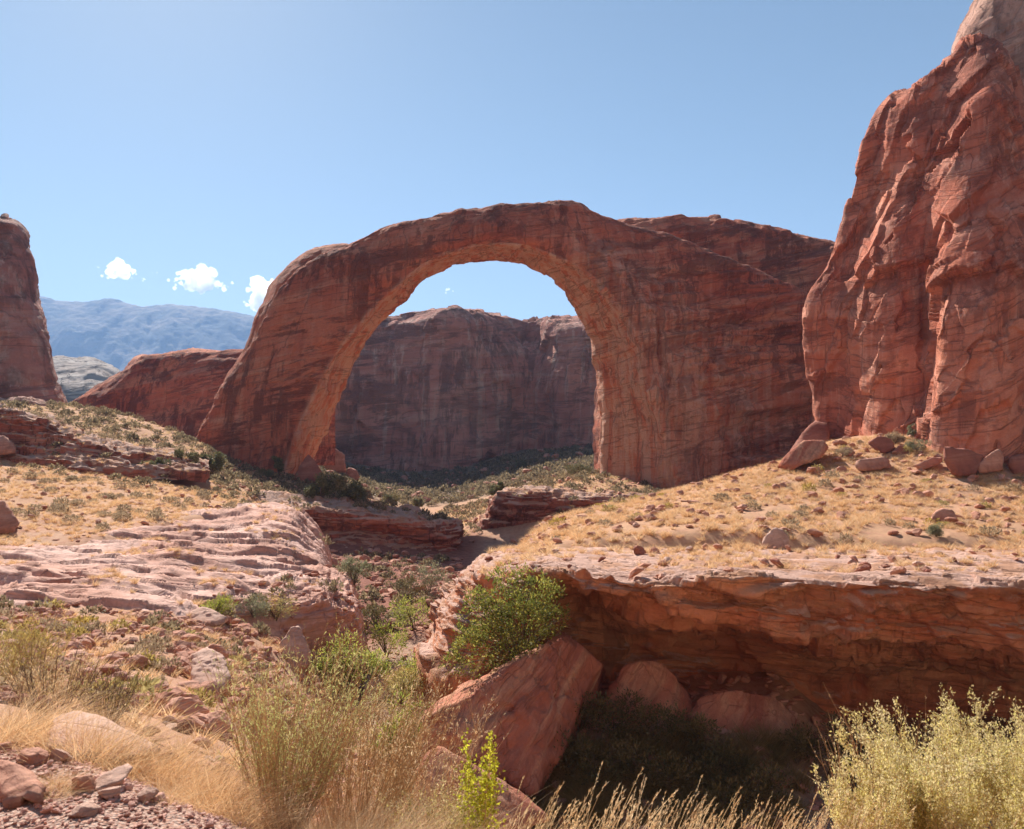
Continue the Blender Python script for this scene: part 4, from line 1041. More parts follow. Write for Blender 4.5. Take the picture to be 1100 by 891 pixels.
ROCKS = [(V * .55, F) for V, F in (random_rock(100 + k, 3 if k < 2 else 2, 0.5, .05, 140) for k in range(6))]

# surfaces plants may stand on
def bvh_of(o):
    me = o.data
    n = len(me.vertices)
    co = np.empty(n * 3, np.float32); me.vertices.foreach_get('co', co)
    co = co.reshape(-1, 3) + np.array(o.location)
    fl = np.empty(len(me.loops), np.int32); me.loops.foreach_get('vertex_index', fl)
    return BVHTree.FromPolygons([tuple(c) for c in co.tolist()], fl.reshape(-1, 4).tolist())
TOPS = [bvh_of(o) for o in bpy.data.objects if o.name.split('.')[0] in ('rock_ledge', 'slickrock_outcrop')]
def surf(x, y):
    z = float(zt(x, y)); hit = False
    for b in TOPS:
        h = b.ray_cast(Vector((x, y, 60)), Vector((0, 0, -1)))
        if h[0] is not None and h[0].z > z: z = h[0].z; hit = True
    return z, hit
def place(name, meshes, pts, label, cat, group, g, s0, s1, mat=None, sink=0.02):
    for k, p in enumerate(pts):
        o = bpy.data.objects.new(name, meshes[k % len(meshes)])
        COL.objects.link(o)
        s = g.uniform(s0, s1)
        o.location = (p[0], p[1], p[2] - sink * s)
        o.rotation_euler = (0, 0, g.uniform(0, 6.283))
        o.scale = (s, s, s * g.uniform(.85, 1.15))
        o['label'] = label; o['category'] = cat; o['group'] = group
def zone(g, n, px0, px1, Y0, Y1, test=None, lift=True, rock=0.2):
    out = []
    for px, Y, p in sample(n, px0, px1, Y0, Y1, g, test):
        if lift:
            p[2], hit = surf(p[0], p[1])
            if hit and g.random() > rock: continue
        out.append(p)
    return out
def split(pts, k):
    pts = sorted(pts, key=lambda p: p[1])
    return pts[:k], pts[k:]
def items(pts, nproto, g, s0, s1, sink=.02):
    return [(int(g.integers(nproto)), p - np.array((0, 0, sink)), g.uniform(s0, s1), g.uniform(0, 6.283)) for p in pts]

m_tuft = [to_mesh('grass_tuft', v, M_GOLD) for v in TUFT]
m_scrub = [to_mesh('desert_shrub', v, M_SCRUB) for v in SCRUB]
m_yel = [to_mesh('flowering_shrub', v, M_YELLOW) for v in SCRUB]
m_rock = [to_mesh('stone', v, M_STONE) for v in ROCKS] + [to_mesh('stone', ROCKS[k], M_PALESTONE) for k in (0, 3)] + [to_mesh('stone', ROCKS[k], M_DARKSTONE) for k in (1, 4)]
g = np.random.default_rng(5)
grass_items, grass_far, scrub_far, rock_items = [], [], [], []

# right slope above the ledge
def on_right(px, Y, x): return noise_at((x, Y), 6.0) > -0.10 - 0.004 * (Y - 40)
pts = zone(g, 7400, 500, 1190, 40.5, 104, on_right, True, .55)
nearp, rest = split(pts, 300)
place('grass_tuft', m_tuft, nearp, 'small golden dry grass tuft on the slope just above the overhanging ledge', 'grass tuft', 'golden grass tufts above the overhanging ledge', g, .7, 1.5)
grass_items += items(rest, 4, g, .8, 1.9)
pts = zone(g, 60, 520, 1190, 47, 100)
place('desert_shrub', m_scrub, pts, 'low grey-green shrub among the golden grass of the right slope', 'shrub', 'grey-green shrubs on the right slope', g, .7, 1.5)
pts = zone(g, 34, 560, 1150, 55, 100)
place('flowering_shrub', m_yel, pts, 'small yellow flowering shrub among the grass of the right slope', 'shrub', 'yellow shrubs on the right slope', g, .8, 1.5)
pts = zone(g, 760, 520, 1190, 38, 104, None, True, .7)
nearp, rest = split(pts, 90)
place('stone', m_rock, nearp, 'small loose stone on the grassy slope above the overhanging ledge', 'stone', 'loose stones on the right slope', g, .2, .6)
rock_items += items(rest, 6, g, .2, .9)
for k in range(46):          # rubble under the bright face
    p = zone(g, 1, 840, 1130, 84, 100)[0]
    rock_items.append((int(g.integers(6)), p, g.uniform(.4, 1.2), g.uniform(0, 6)))
# left slope
pts = zone(g, 3900, -120, 330, 50, 126, lambda px, Y, x: not in_slick(px, Y) and noise_at((x, Y), 8.0, 3) > -.3)
grass_items += items(pts, 4, g, .7, 1.6)
pts = zone(g, 230, -120, 345, 62, 128, lambda px, Y, x: not in_slick(px, Y))
nearp, rest = split(pts, 110)
place('desert_shrub', m_scrub, nearp, 'low grey-green shrub on the slope behind the pale slickrock hump', 'shrub', 'shrubs on the left slope', g, .7, 1.5)
scrub_far += items(rest, 4, g, .8, 1.6)
pts = zone(g, 520, -120, 345, 50, 126, lambda px, Y, x: not in_slick(px, Y))
rock_items += items(pts, 6, g, .15, .6)
# far left hill
pts = zone(g, 1500, -60, 235, 124, 210, lambda px, Y, x: noise_at((x, Y), 14, 5) > -.5)
nearp, rest = split(pts, 100)
place('desert_shrub', m_scrub, nearp, 'dark round shrub on the dotted hillside below the left cliff', 'shrub', 'shrubs dotting the far left hillside', g, .7, 1.7)
scrub_far += items(rest[::4], 4, g, .7, 1.7)
grass_far += items(zone(g, 1000, -60, 235, 122, 210), 4, g, 1.0, 1.8)
# top of the shaded ledge and the foot of the arch
pts = zone(g, 420, 225, 480, 119, 205)
scrub_far += items(pts, 4, g, .9, 1.9)
grass_far += items(zone(g, 700, 225, 480, 119, 205), 4, g, 1.0, 1.8)
rock_items += items(zone(g, 200, 225, 480, 119, 205), 6, g, .3, 1.0)
# talus below the shaded ledge
pts = zone(g, 120, 345, 490, 66, 112)
scrub_far += items(pts, 4, g, .7, 1.7)
rock_items += items(zone(g, 420, 345, 500, 66, 114), 6, g, .2, 1.2)
# far bank below the arch, and the talus below the canyon wall
scrub_far += items(zone(g, 320, 470, 720, 152, 262), 4, g, 1.0, 2.1)
grass_far += items(zone(g, 1400, 470, 720, 152, 262), 4, g, 1.2, 2.2)
rock_items += items(zone(g, 260, 470, 720, 140, 262), 6, g, .4, 1.2)
scrub_far += items(zone(g, 1500, 300, 690, 275, 408), 4, g, 1.6, 3.6)
rock_items += items(zone(g, 260, 300, 690, 275, 405), 6, g, .8, 3.4)
# slickrock: tufts in its hollows and a band of plants along its foot
pts = [p for p in zone(g, 260, -60, 330, 36, 80, lambda px, Y, x: in_slick(px, Y) and noise_at((x, Y), 4.0, 9) > .18, rock=1)]
grass_items += items(pts, 4, g, .6, 1.3)
pts = zone(g, 130, 190, 372, 43, 56, lambda px, Y, x: not in_slick(px, Y))
grass_items += items(pts, 4, g, .6, 1.3)
scrub_far += items(zone(g, 46, 190, 372, 43, 56, lambda px, Y, x: not in_slick(px, Y)), 4, g, .6, 1.1)
rock_items += items(zone(g, 320, 190, 392, 43, 58, lambda px, Y, x: not in_slick(px, Y)), 6, g, .12, .6)
# near slope at the left
def near_left(px, Y, x): return not in_slick(px, Y) and px < 300 + 3 * Y * 0 and not (px > 250 and Y > 40)
pts = zone(g, 80, -160, 290, 8.5, 37, near_left)
nearp, rest = split(pts, 60)
place('desert_shrub', m_scrub, nearp, 'small dry tan shrub on the stony near slope below the slickrock', 'shrub', 'dry shrubs on the stony near slope', g, .3, .8)
scrub_far += items(rest, 4, g, .4, .9)
place('flowering_shrub', m_yel, zone(g, 30, -160, 270, 9, 36, near_left), 'yellowish low shrub on the stony near slope below the slickrock', 'shrub', 'yellow shrubs on the stony near slope', g, .4, .9)
pts = zone(g, 420, -160, 300, 7.5, 37, near_left)
nearp, rest = split(pts, 100)
place('grass_clump', m_tuft, nearp, 'golden grass clump on the stony near slope left of the tall bush', 'grass clump', 'grass clumps on the near slope', g, .5, 1.1)
grass_items += items(rest, 4, g, .5, 1.2)
pts = zone(g, 1900, -160, 330, 6.5, 40, lambda px, Y, x: near_left(px, Y, x) and noise_at((x, Y), 3.0, 14) > -.12)
nearp, rest = split(pts, 110)
place('stone', m_rock, nearp, 'small broken stone on the near slope beside the tall bush', 'stone', 'broken stones on the near slope', g, .06, .2)
rock_items += items(rest, 6, g, .08, .42)
# rubble slope between the slickrock and the wash
rock_items += items(zone(g, 620, 195, 420, 19, 46, lambda px, Y, x: not in_slick(px, Y)), 6, g, .10, .6)
grass_items += items(zone(g, 240, 195, 400, 17, 46, lambda px, Y, x: not in_slick(px, Y)), 4, g, .6, 1.5)
# wash bed
rock_items += items(zone(g, 700, 330, 560, 20, 70, lambda px, Y, x: True), 6, g, .06, .4)
rock_items += items(zone(g, 700, 470, 900, 26, 46, None, False), 6, g, .10, .6)

merged('dry_grass', grass_items, TUFT, M_GOLD, 'golden dry grass cover on the slopes of the canyon', 'grass', loc=(0, 60, -6))
merged('distant_grass', grass_far, TUFT_FAR, M_STRAW, 'pale dry grass on the distant hillsides around the arch', 'grass', loc=(0, 150, -6))
M_SCRUBFAR = plant_mat('far_scrub', (0.24, 0.19, 0.115), (0.33, 0.26, 0.16), 0.35, 0.15, c3=(0.42, 0.33, 0.19))
merged('desert_scrub', scrub_far, SCRUB_FAR, M_SCRUBFAR, 'low desert scrub dotting the far hillsides and talus', 'scrub', loc=(0, 150, -6))
merged('rubble', rock_items, ROCKS, M_STONE, 'loose red stones strewn over the slopes and wash bed', 'rubble', loc=(0, 60, -6))
# gravel grains
gp = []
for px, Y, p in sample(5200, -120, 330, 3.1, 5.4, g): gp.append((int(g.integers(6)), p, g.uniform(.006, .024) * (1.8 if g.random() < .06 else 1), g.uniform(0, 6)))
merged('gravel', gp, ROCKS, M_PEB, 'pinkish gravel on the path edge at the bottom left', 'gravel', loc=(-2, 4, -1.7))
# ================================================================== SINGLE PLANTS AND TREES
def root(name, label, cat, loc, group=None):
    o = bpy.data.objects.new(name, None)
    COL.objects.link(o)
    o.location = tuple(loc); o.empty_display_size = .2
    o['label'] = label; o['category'] = cat
    if group: o['group'] = group
    return o
def part(name, VF, mat, parent, smooth=False):
    return put(name, mesh_arrays(name, VF[0], None, VF[1], smooth=smooth), mat, parent)
def on_ground(px, Y, sink=0.0):
    p = ground_at(px, Y)
    p[2] = surf(p[0], p[1])[0] - sink
    return p
def foot(px, py, y0=3.0):
    """ground point seen at a pixel"""
    Y = ray_hit(px, py, y0) or 100.0
    return at(px, py, Y), float(W(Y))

# ---- tall brush at the left of the middle
def brush(label, p, seed, n, h0, h1, lean, r, nleaf, lsize, mats, plume=0.0, cat='bush', lw=0.16, tw=.0035, nt=1.0, t0=.30, skew=(0, 0)):
    gg = np.random.default_rng(seed)
    t = root('brush', label, cat, p)
    P = stem_paths(n, gg, r, lean, h0, h1, 7, .10, .25)
    P[..., :2] += np.array(skew) * (P[..., 2:3] ** 1.3)
    st = [tubes(P, gg.uniform(.6, 1.2, n) * tw, np.full(n, .0009), 3)]
    # side twigs
    m = int(4 * nt)
    b, d = along(P, gg, m, .3, .9)
    k = len(b)
    td = unit(d + gg.normal(0, .45, (k, 3)))
    L = gg.uniform(.08, .26, k) * h1
    tt = np.linspace(0, 1, 4)
    TP = b[:, None] + td[:, None] * (L[:, None] * tt)[..., None] + np.array((0, 0, 1.)) * (0.25 * L[:, None] * tt ** 2)[..., None]
    st.append(tubes(TP, np.full(k, tw * .45), np.full(k, .0007), 3))
    part('stems', cat_mesh(st), mats[0], t)
    lv = []
    for Q, mm, a0 in ((P, nleaf, t0), (TP, max(3, nleaf // 5), .15)):
        q, d = along(Q, gg, mm, a0, 1.0)
        dd = unit(d * .8 + gg.normal(0, .45, q.shape))
        off = gg.normal(0, 1, q.shape) * plume
        lv.append(leaves(q + off, dd, lsize * gg.uniform(.55, 1.3, len(q)), lw, gg))
    part('foliage', cat_mesh(lv), mats[1], t)
    return t
brush('tall feathery tan and green brush growing at the gravel edge', on_ground(312, 4.75), 1, 180, .62, 1.10, .52, .10, 30, .028, (M_TWIG, M_BRUSH), .004, skew=(.12, 0))
brush('dry feathery brush leaning right behind the tall brush', on_ground(385, 5.3), 2, 170, .7, 1.20, .5, .16, 20, .028, (M_TWIG, M_STRAW), .004, skew=(.16, 0))
brush('thin straw-coloured brush on the bank above the wash, left of the tilted slab', on_ground(432, 6.4), 3, 130, .7, 1.35, .5, .22, 20, .03, (M_TWIG, M_STRAW), .004, skew=(.15, 0))
brush('pale plume-topped brush filling the bottom right corner', on_ground(1020, 4.5), 4, 90, .52, .84, .62, .18, 230, .017, (M_TWIG, M_PLUME), .014, lw=.5, t0=.42)
brush('smaller plume-topped brush at the left side of the corner brush', on_ground(935, 4.4), 5, 40, .40, .66, .5, .10, 200, .016, (M_TWIG, M_PLUME), .011, lw=.5, t0=.40)
brush('plume-topped brush cut off by the right edge of the picture', on_ground(1115, 4.7), 6, 90, .66, .96, .55, .2, 230, .017, (M_TWIG, M_PLUME), .014, lw=.5, t0=.42)
brush('bare reddish twigs sticking up behind the corner brush', on_ground(950, 5.0), 7, 46, .66, .98, .4, .16, 2, .02, (M_TWIG, M_STRAW), .003)
brush('yellow-green feathery shrub at the left edge of the near slope', on_ground(12, 9.0), 8, 130, .45, .82, .85, .25, 26, .045, (M_TWIG, M_YELLOW), .008)
brush('tan feathery shrub beside the yellow-green one on the near slope', on_ground(62, 8.4), 9, 80, .32, .58, .8, .2, 20, .04, (M_TWIG, M_STRAW), .008)
brush('small shrub with dark bare stems behind the broad pale rock', on_ground(122, 7.6), 10, 60, .35, .62, .7, .06, 12, .03, (M_BARK, M_YELLOW), .006, tw=.006)
brush('leaning dead branch shrub with yellow flecks above the golden grass', on_ground(70, 6.6), 11, 30, .5, .8, .9, .1, 10, .025, (M_BARK, M_YELLOW), .006, tw=.006, skew=(.35, 0))
brush('low sage-green brush at the foot of the yellow-green sprout', on_ground(468, 5.0), 12, 60, .3, .55, .5, .1, 60, .018, (M_TWIG, M_PLUME), .010, lw=.45)
# yellow-green sprout
gg = np.random.default_rng(31)
t = root('sprout', 'bright yellow-green leafy sprout standing in front of the tilted slab', 'young plant', on_ground(512, 4.9))
P = stem_paths(10, gg, .06, .12, .55, .86, 7, .04, .1)
part('stems', tubes(P, np.full(10, .004), np.full(10, .001), 4), M_TWIG, t)
q, d = along(P, gg, 150, .22, 1.0)
rr = .055 * np.clip(1.15 - q[:, 2] / .86, .25, 1)
q = q + gg.normal(0, 1, q.shape) * rr[:, None] * np.array((1, 1, .4))
part('foliage', leaves(q, unit(gg.normal(size=q.shape) + np.array((0, 0, .6))), gg.uniform(.016, .032, len(q)), .75, gg), M_SPROUT, t)

# ---- golden clumps of the foreground
gg = np.random.default_rng(41)
CL = []
for k in range(5):
    n = 430
    P = gg.normal(0, .075, (n, 3)); P[:, 2] = 0
    th = .75 * np.sqrt(gg.uniform(0, 1, n)); a = np.arctan2(P[:, 1], P[:, 0]) + gg.normal(0, 1.2, n)
    d = np.stack([np.sin(th) * np.cos(a), np.sin(th) * np.sin(a), np.cos(th)], 1) + np.array((.12, 0, 0))
    L = gg.uniform(.18, .46, n)
    bend = np.stack([np.cos(a) + .5, np.sin(a), -.7 * np.ones(n)], 1) * (L * gg.uniform(.0, .6, n))[:, None]
    CL.append(to_mesh('grass_clump', blades(P, unit(d), L, gg.uniform(.0015, .0035, n), bend, 4, gg), M_GOLD))
spots = [(8, 4.75, 1.0), (40, 4.95, .9), (72, 4.8, .8), (98, 4.62, 1.0), (122, 4.7, 1.0), (146, 4.55, .9), (16, 5.4, 1.1), (60, 5.6, 1.0), (112, 5.3, 1.0), (178, 4.6, .8), (205, 4.35, .85), (228, 4.28, .85), (252, 4.22, .8), (276, 4.2, .75), (200, 4.9, .9), (240, 4.8, .9), (268, 4.75, .8), (180, 5.4, 1.0), (222, 5.5, 1.0), (70, 3.95, .42), (65, 4.02, .36), (186, 4.05, .4)]
for k, (px, Y, s) in enumerate(spots):
    o = put('grass_clump', CL[k % 5], None, None, 'thick golden grass clump along the edge of the gravel', 'grass clump', 'golden grass clumps along the gravel edge', None, tuple(on_ground(px, Y, .02)))
    o.scale = (s * 1.25, s * 1.25, s); o.rotation_euler[2] = 0.35 * math.sin(k * 2.3)
spots = [(345, 3.95, .8), (372, 3.9, .9), (398, 4.05, 1.0), (425, 4.0, 1.0), (452, 4.2, 1.0), (335, 4.3, .8), (380, 4.4, 1.1), (412, 4.6, 1.15), (446, 4.7, 1.2), (478, 4.5, 1.1), (500, 4.35, 1.0), (530, 4.3, .9), (365, 4.8, 1.1), (400, 5.2, 1.3), (440, 5.4, 1.3), (470, 5.3, 1.3), (350, 5.4, 1.0), (420, 5.9, 1.4), (455, 6.2, 1.4)]
for k, (px, Y, s) in enumerate(spots):
    o = put('grass_clump', CL[(k + 2) % 5], None, None, 'bleached grass clump at the bottom edge between the tall brush and the sprout', 'grass clump', 'bleached grass clumps at the bottom edge', None, tuple(on_ground(px, Y, .02)))
    o.scale = (s * 1.2, s * 1.2, s); o.rotation_euler[2] = 0.4 * math.sin(k * 1.9)
# seed-headed stalks along the bottom edge
ST_ = []
for k in range(3):
    n = 34
    P = gg.normal(0, .10, (n, 3)); P[:, 2] = 0
    d = unit(np.stack([gg.normal(.18, .16, n), gg.normal(0, .15, n), np.ones(n)], 1))
    L = gg.uniform(.28, .56, n)
    bend = np.stack([gg.uniform(.05, .22, n), gg.normal(0, .05, n), -.06 * np.ones(n)], 1) * L[:, None]
    stalk = blades(P, d, L, np.full(n, .0035), bend, 5, gg, .5)
    tp = P + d * L[:, None] + bend
    td = unit(d * L[:, None] + 2 * bend)
    m = 9
    q = (tp[:, None] - td[:, None] * (gg.uniform(0, .11, (n, m, 1)))).reshape(-1, 3)
    dd = unit(np.repeat(td, m, 0) + gg.normal(0, .25, (n * m, 3)))
    low = blades(np.repeat(P, 4, 0) + gg.normal(0, .03, (n * 4, 3)) * np.array((1, 1, 0)), unit(np.stack([gg.normal(.1, .4, n * 4), gg.normal(0, .4, n * 4), np.ones(n * 4)], 1)), gg.uniform(.12, .3, n * 4), np.full(n * 4, .004), gg.normal(0, .04, (n * 4, 3)), 3, gg)
    ST_.append(to_mesh('grass_stalks', cat_mesh([stalk, leaves(q, dd, gg.uniform(.016, .03, n * m), .22, gg), low]), M_STRAW))
for k, (px, Y, s) in enumerate([(552, 4.45, .95), (585, 4.6, 1.05), (618, 4.4, .9), (650, 4.65, 1.1), (680, 4.5, 1.0), (708, 4.4, .9), (742, 4.6, 1.0), (775, 4.45, .9), (805, 4.6, .9), (838, 4.5, .85), (866, 4.4, .95), (890, 4.3, 1.0), (905, 4.15, .9), (600, 4.15, .8), (665, 4.1, .8), (730, 4.1, .7), (860, 4.05, .8)]):
    o = put('grass_stalks', ST_[k % 3], None, None, 'pale seed-headed grass stalks at the bottom edge before the shaded alcove', 'grass', 'seed-headed grass stalks along the bottom edge', None, tuple(on_ground(px, Y, .02)))
    o.scale = (s, s, s); o.rotation_euler[2] = 0.3 * math.sin(k * 2.7)

# ---- leafy bushes built of lobes
def lobed(name, label, cat, p, lobes, n, size, mats, seed, asp=.5, branches=14, hollow=.45, group=None, br=.05):
    """lobes: (dx, dy, dz, radius) about the foot"""
    gg = np.random.default_rng(seed)
    t = root(name, label, cat, p, group)
    lo = np.array(lobes, float)
    wgt = lo[:, 3] ** 2
    pick = gg.choice(len(lo), n, p=wgt / wgt.sum())
    u = unit(gg.normal(size=(n, 3)))
    rad = lo[pick, 3] * (hollow + (1 - hollow) * gg.uniform(0, 1, n) ** .6)
    q = lo[pick, :3] + u * rad[:, None]
    q = q * (1 + .10 * fbm(q / (0.5 * lo[:, 3].mean()) + seed, 3))[:, None]
    keep = fbm(q / (0.7 * lo[:, 3].mean()) + seed * 3.1, 3) > -.05
    q, u = q[keep], u[keep]
    d = unit(u + gg.normal(0, .6, q.shape) + np.array((0, 0, .5)))
    tips = lo[:, :3]
    k = branches
    pk = gg.choice(len(lo), k)
    end = lo[pk, :3] + unit(gg.normal(size=(k, 3)) + np.array((0, 0, .7))) * lo[pk, 3:4] * .8
    tt = np.linspace(0, 1, 6)[None, :, None]
    P = end[:, None] * tt + np.array((0, 0, 1.)) * (np.sin(tt * math.pi) * .12 * np.linalg.norm(end, axis=1)[:, None, None]) + np.cumsum(gg.normal(0, .03, (k, 6, 3)), 1) * tt * np.linalg.norm(end, axis=1)[:, None, None] * .5
    part('branches', tubes(P, np.full(k, br), np.full(k, br * .2), 5), mats[0], t, True)
    part('foliage', leaves(q, d, size * gg.uniform(.6, 1.4, len(q)), asp, gg), mats[1], t)
    return t
def px_lobes(foot_p, Y, L):
    return [tuple(at(x, y, Y + dy) - foot_p) + (r * Y / F_PX,) for x, y, r, dy in L]
fp = at(558, 722, 38.6)
lobed('bush', 'dense green bush growing between the tilted slab and the ledge nose', 'bush', fp,
      px_lobes(fp, 38.2, [(505, 706, 24, 0), (524, 690, 30, 0), (545, 665, 36, .3), (520, 660, 28, .3), (550, 635, 30, .3), (575, 640, 30, 0), (585, 660, 26, -.3), (565, 672, 30, -.6), (500, 690, 20, 0), (535, 640, 24, 0), (590, 640, 18, 0), (560, 695, 22, -.8), (488, 716, 13, 0), (515, 650, 16, 0), (598, 662, 12, 0)]), 16000, .14, (M_BARK, M_OAK), 51, .5, 26)
def simple_lobes(r, h, n, seed, flat=.8):
    gg = np.random.default_rng(seed)
    return [(gg.uniform(-.6, .6) * r, gg.uniform(-.5, .5) * r, h * gg.uniform(.3, .75), r * gg.uniform(.32, .5)) for _ in range(n)]
# bushes of the wash
for k, (px, Y, h, r, m, lab) in enumerate([
    (352, 46, 3.6, 1.8, M_GREEN, 'bright green leafy bush under the point of the rubbly ledge'),
    (378, 47, 3.4, 1.7, M_GREEN, 'bright green willow bush right of the one under the rubbly ledge'),
    (402, 49, 2.6, 1.6, M_GREEN, 'low green bush at the right end of the willow row in the wash'),
    (452, 47, 3.4, 1.9, M_GREEN, 'tall yellow-green willow on the far side of the wash beside the ledge nose'),
    (432, 44.5, 3.0, 1.7, M_YELLOW, 'yellowish feathery shrub in the wash left of the tall willow'),
    (447, 37.5, 3.6, 1.6, M_GREEN, 'green bush hanging at the left side of the tilted slab'),
    (428, 36.5, 2.6, 1.4, M_GREEN, 'low green bush left of the slab near the wash bed'),
    (473, 39.0, 2.6, 1.2, M_OAK, 'dark green bush squeezed between tilted slab and ledge nose'),
    (462, 84, 4.6, 2.6, M_SAGE, 'dull grey-green bush in the shade at the bend of the wash'),
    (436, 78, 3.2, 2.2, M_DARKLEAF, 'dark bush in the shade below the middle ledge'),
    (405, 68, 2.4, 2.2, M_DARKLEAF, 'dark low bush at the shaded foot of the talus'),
    (382, 62, 2.6, 1.4, M_SAGE, 'yellowish bush just beyond the point of the rubbly ledge'),
    (300, 46.5, 1.5, 1.5, M_YELLOW, 'yellow-green bush on the rubble at the foot of the pale slickrock hump'),
    (275, 45.5, 1.3, 1.3, M_SAGE, 'grey bush left of the yellow-green one at the slickrock foot'),
    (234, 41, 1.2, 1.0, M_GREEN, 'small bright green bush by the low pale block'),
    (418, 58, 2.6, 1.7, M_GREEN, 'green willow standing in the shaded wash behind the willow row'),
    (446, 66, 3.0, 2.0, M_GREEN, 'green willow at the far side of the wash near the bend'),
    (1048, 0, 0, 0, None, '')]):
    if m is None: continue
    p = ground_at(px, Y) if k < 8 else on_ground(px, Y, .05)
    lobed('bush', lab, 'bush', p, simple_lobes(r, h, 9, 60 + k), 2600, .19 if h > 2 else .11, (M_BARK, m), 60 + k, .32, 14, .2, br=.03)
# thicket in the shaded alcove
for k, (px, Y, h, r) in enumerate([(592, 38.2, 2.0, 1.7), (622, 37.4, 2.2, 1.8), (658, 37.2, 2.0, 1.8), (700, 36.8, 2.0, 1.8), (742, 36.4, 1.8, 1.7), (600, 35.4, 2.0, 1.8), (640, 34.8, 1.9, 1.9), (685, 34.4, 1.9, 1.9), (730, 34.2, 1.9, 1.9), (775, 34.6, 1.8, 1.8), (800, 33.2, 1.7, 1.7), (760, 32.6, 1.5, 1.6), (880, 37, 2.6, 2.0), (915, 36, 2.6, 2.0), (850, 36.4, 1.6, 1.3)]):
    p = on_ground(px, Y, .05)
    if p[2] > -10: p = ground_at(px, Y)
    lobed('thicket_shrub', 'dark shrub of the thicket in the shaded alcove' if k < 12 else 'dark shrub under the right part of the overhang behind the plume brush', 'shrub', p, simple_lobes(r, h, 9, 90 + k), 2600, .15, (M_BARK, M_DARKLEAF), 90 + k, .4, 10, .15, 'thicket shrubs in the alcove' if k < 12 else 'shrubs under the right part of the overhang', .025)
gg = np.random.default_rng(77)
reed = [tuft(gg, 260, 1.3, .03, .8, 3) for _ in range(3)]
M_REED = plant_mat('brown_reeds', (0.34, 0.22, 0.09), (0.25, 0.19, 0.07), 0.35, 1.0)
mr = [to_mesh('reed_clump', v, M_REED) for v in reed]
place('reed_clump', mr, [ground_at(gg.uniform(575, 850), gg.uniform(31.5, 37)) for _ in range(110)], 'brown reed clump among the dark shrubs of the shaded alcove', 'reeds', 'brown reeds in the alcove', gg, .6, 1.2)
place('reed_clump', [to_mesh('reed_clump', v, M_STRAW) for v in reed], [ground_at(gg.uniform(395, 470), gg.uniform(34, 52)) for _ in range(46)], 'pale reed clump on the bed of the wash left of the tilted slab', 'reeds', 'pale reeds on the wash bed', gg, .7, 1.5)

# ---- junipers
def juniper(label, px, py, w, h, y0, seed, m=None, name='juniper_tree', cat='tree'):
    p, Y = foot(px, py, y0)
    r, H = .5 * w * Y / F_PX, h * Y / F_PX
    gg = np.random.default_rng(seed)
    t = root(name, label, cat, p)
    nl = 12
    lo = np.array([(gg.uniform(-.7, .7) * r, gg.uniform(-.6, .6) * r, H * gg.uniform(.32, .82), min(r, H) * gg.uniform(.22, .42)) for _ in range(nl)])
    n = 2600
    pk = gg.choice(nl, n)
    u = unit(gg.normal(size=(n, 3)))
    q = lo[pk, :3] + u * (lo[pk, 3] * gg.uniform(.3, 1, n) ** .6)[:, None]
    q = q[(q[:, 2] > .03 * H)]
    part('crown', leaves(q, unit(gg.normal(size=q.shape) + np.array((0, 0, .4))), .09 * H * gg.uniform(.6, 1.3, len(q)), .5, gg), m or M_JUNIPER, t)
    k = 9
    end = lo[:k, :3]
    tt = np.linspace(0, 1, 6)[None, :, None]
    P = end[:, None] * tt * np.array((1, 1, 0)) * tt + np.array((0, 0, 1.)) * end[:, None, 2:3] * tt
    part('trunk', tubes(P, np.full(k, .035 * H), np.full(k, .01 * H), 5), M_BARK, t, True)
for k, a in enumerate([
    ('round olive juniper left of the taller one before the long red ledge', 165, 514, 32, 24, 60),
    ('open-branched juniper with a visible trunk on the left slope', 200, 514, 34, 32, 60),
    ('dark juniper at the outer side of the left arch foot', 227, 512, 26, 28, 120),
    ('small pointed dark tree against the front of the left arch foot', 299, 514, 14, 26, 150),
    ('low dark bushy tree beside the pointed one at the arch foot', 286, 514, 18, 10, 150),
    ('dark juniper in the shade before the rubble of the arch foot', 344, 541, 36, 34, 100),
    ('sunlit round juniper on the ledge right of the shaded one', 376, 544, 36, 36, 100),
    ('small scrubby tree on the crest of the middle ledge', 420, 546, 20, 16, 100),
    ('tiny tree near the right tip of the middle ledge', 448, 549, 14, 14, 100),
    ('lone olive tree on the far bank under the arch opening', 535, 540, 20, 26, 130),
    ('spreading green bush at the inner side of the right pier', 622, 513, 34, 14, 150),
    ('low tree under the dark streaks of the canyon wall', 560, 505, 16, 12, 260)]):
    juniper(*a, seed=140 + k)
for k, (lab, px, py, w, h, m) in enumerate([('grey-blue sage bush at the foot of the bright cliff crack', 984, 472, 20, 17, M_SAGE), ('olive bush left of the grey-blue sage at the cliff foot', 962, 478, 24, 14, M_SCRUB), ('large pale green bush at the base of the right cliff', 1062, 482, 42, 20, M_SAGE), ('dark olive bush right of the large pale green bush', 1092, 478, 34, 20, M_SCRUB),
    ('yellowish bush on the slope left of the large split boulder', 985, 486, 26, 13, M_SAGE), ('small green-grey bush alone in the grass near the half sunk boulder', 1006, 578, 24, 15, M_SAGE), ('grey bush on the slope at the left foot of the bright cliff', 905, 492, 22, 10, M_SCRUB)]):
    juniper(lab, px, py, w, h, 46, 170 + k, m, 'sage_bush', 'bush')

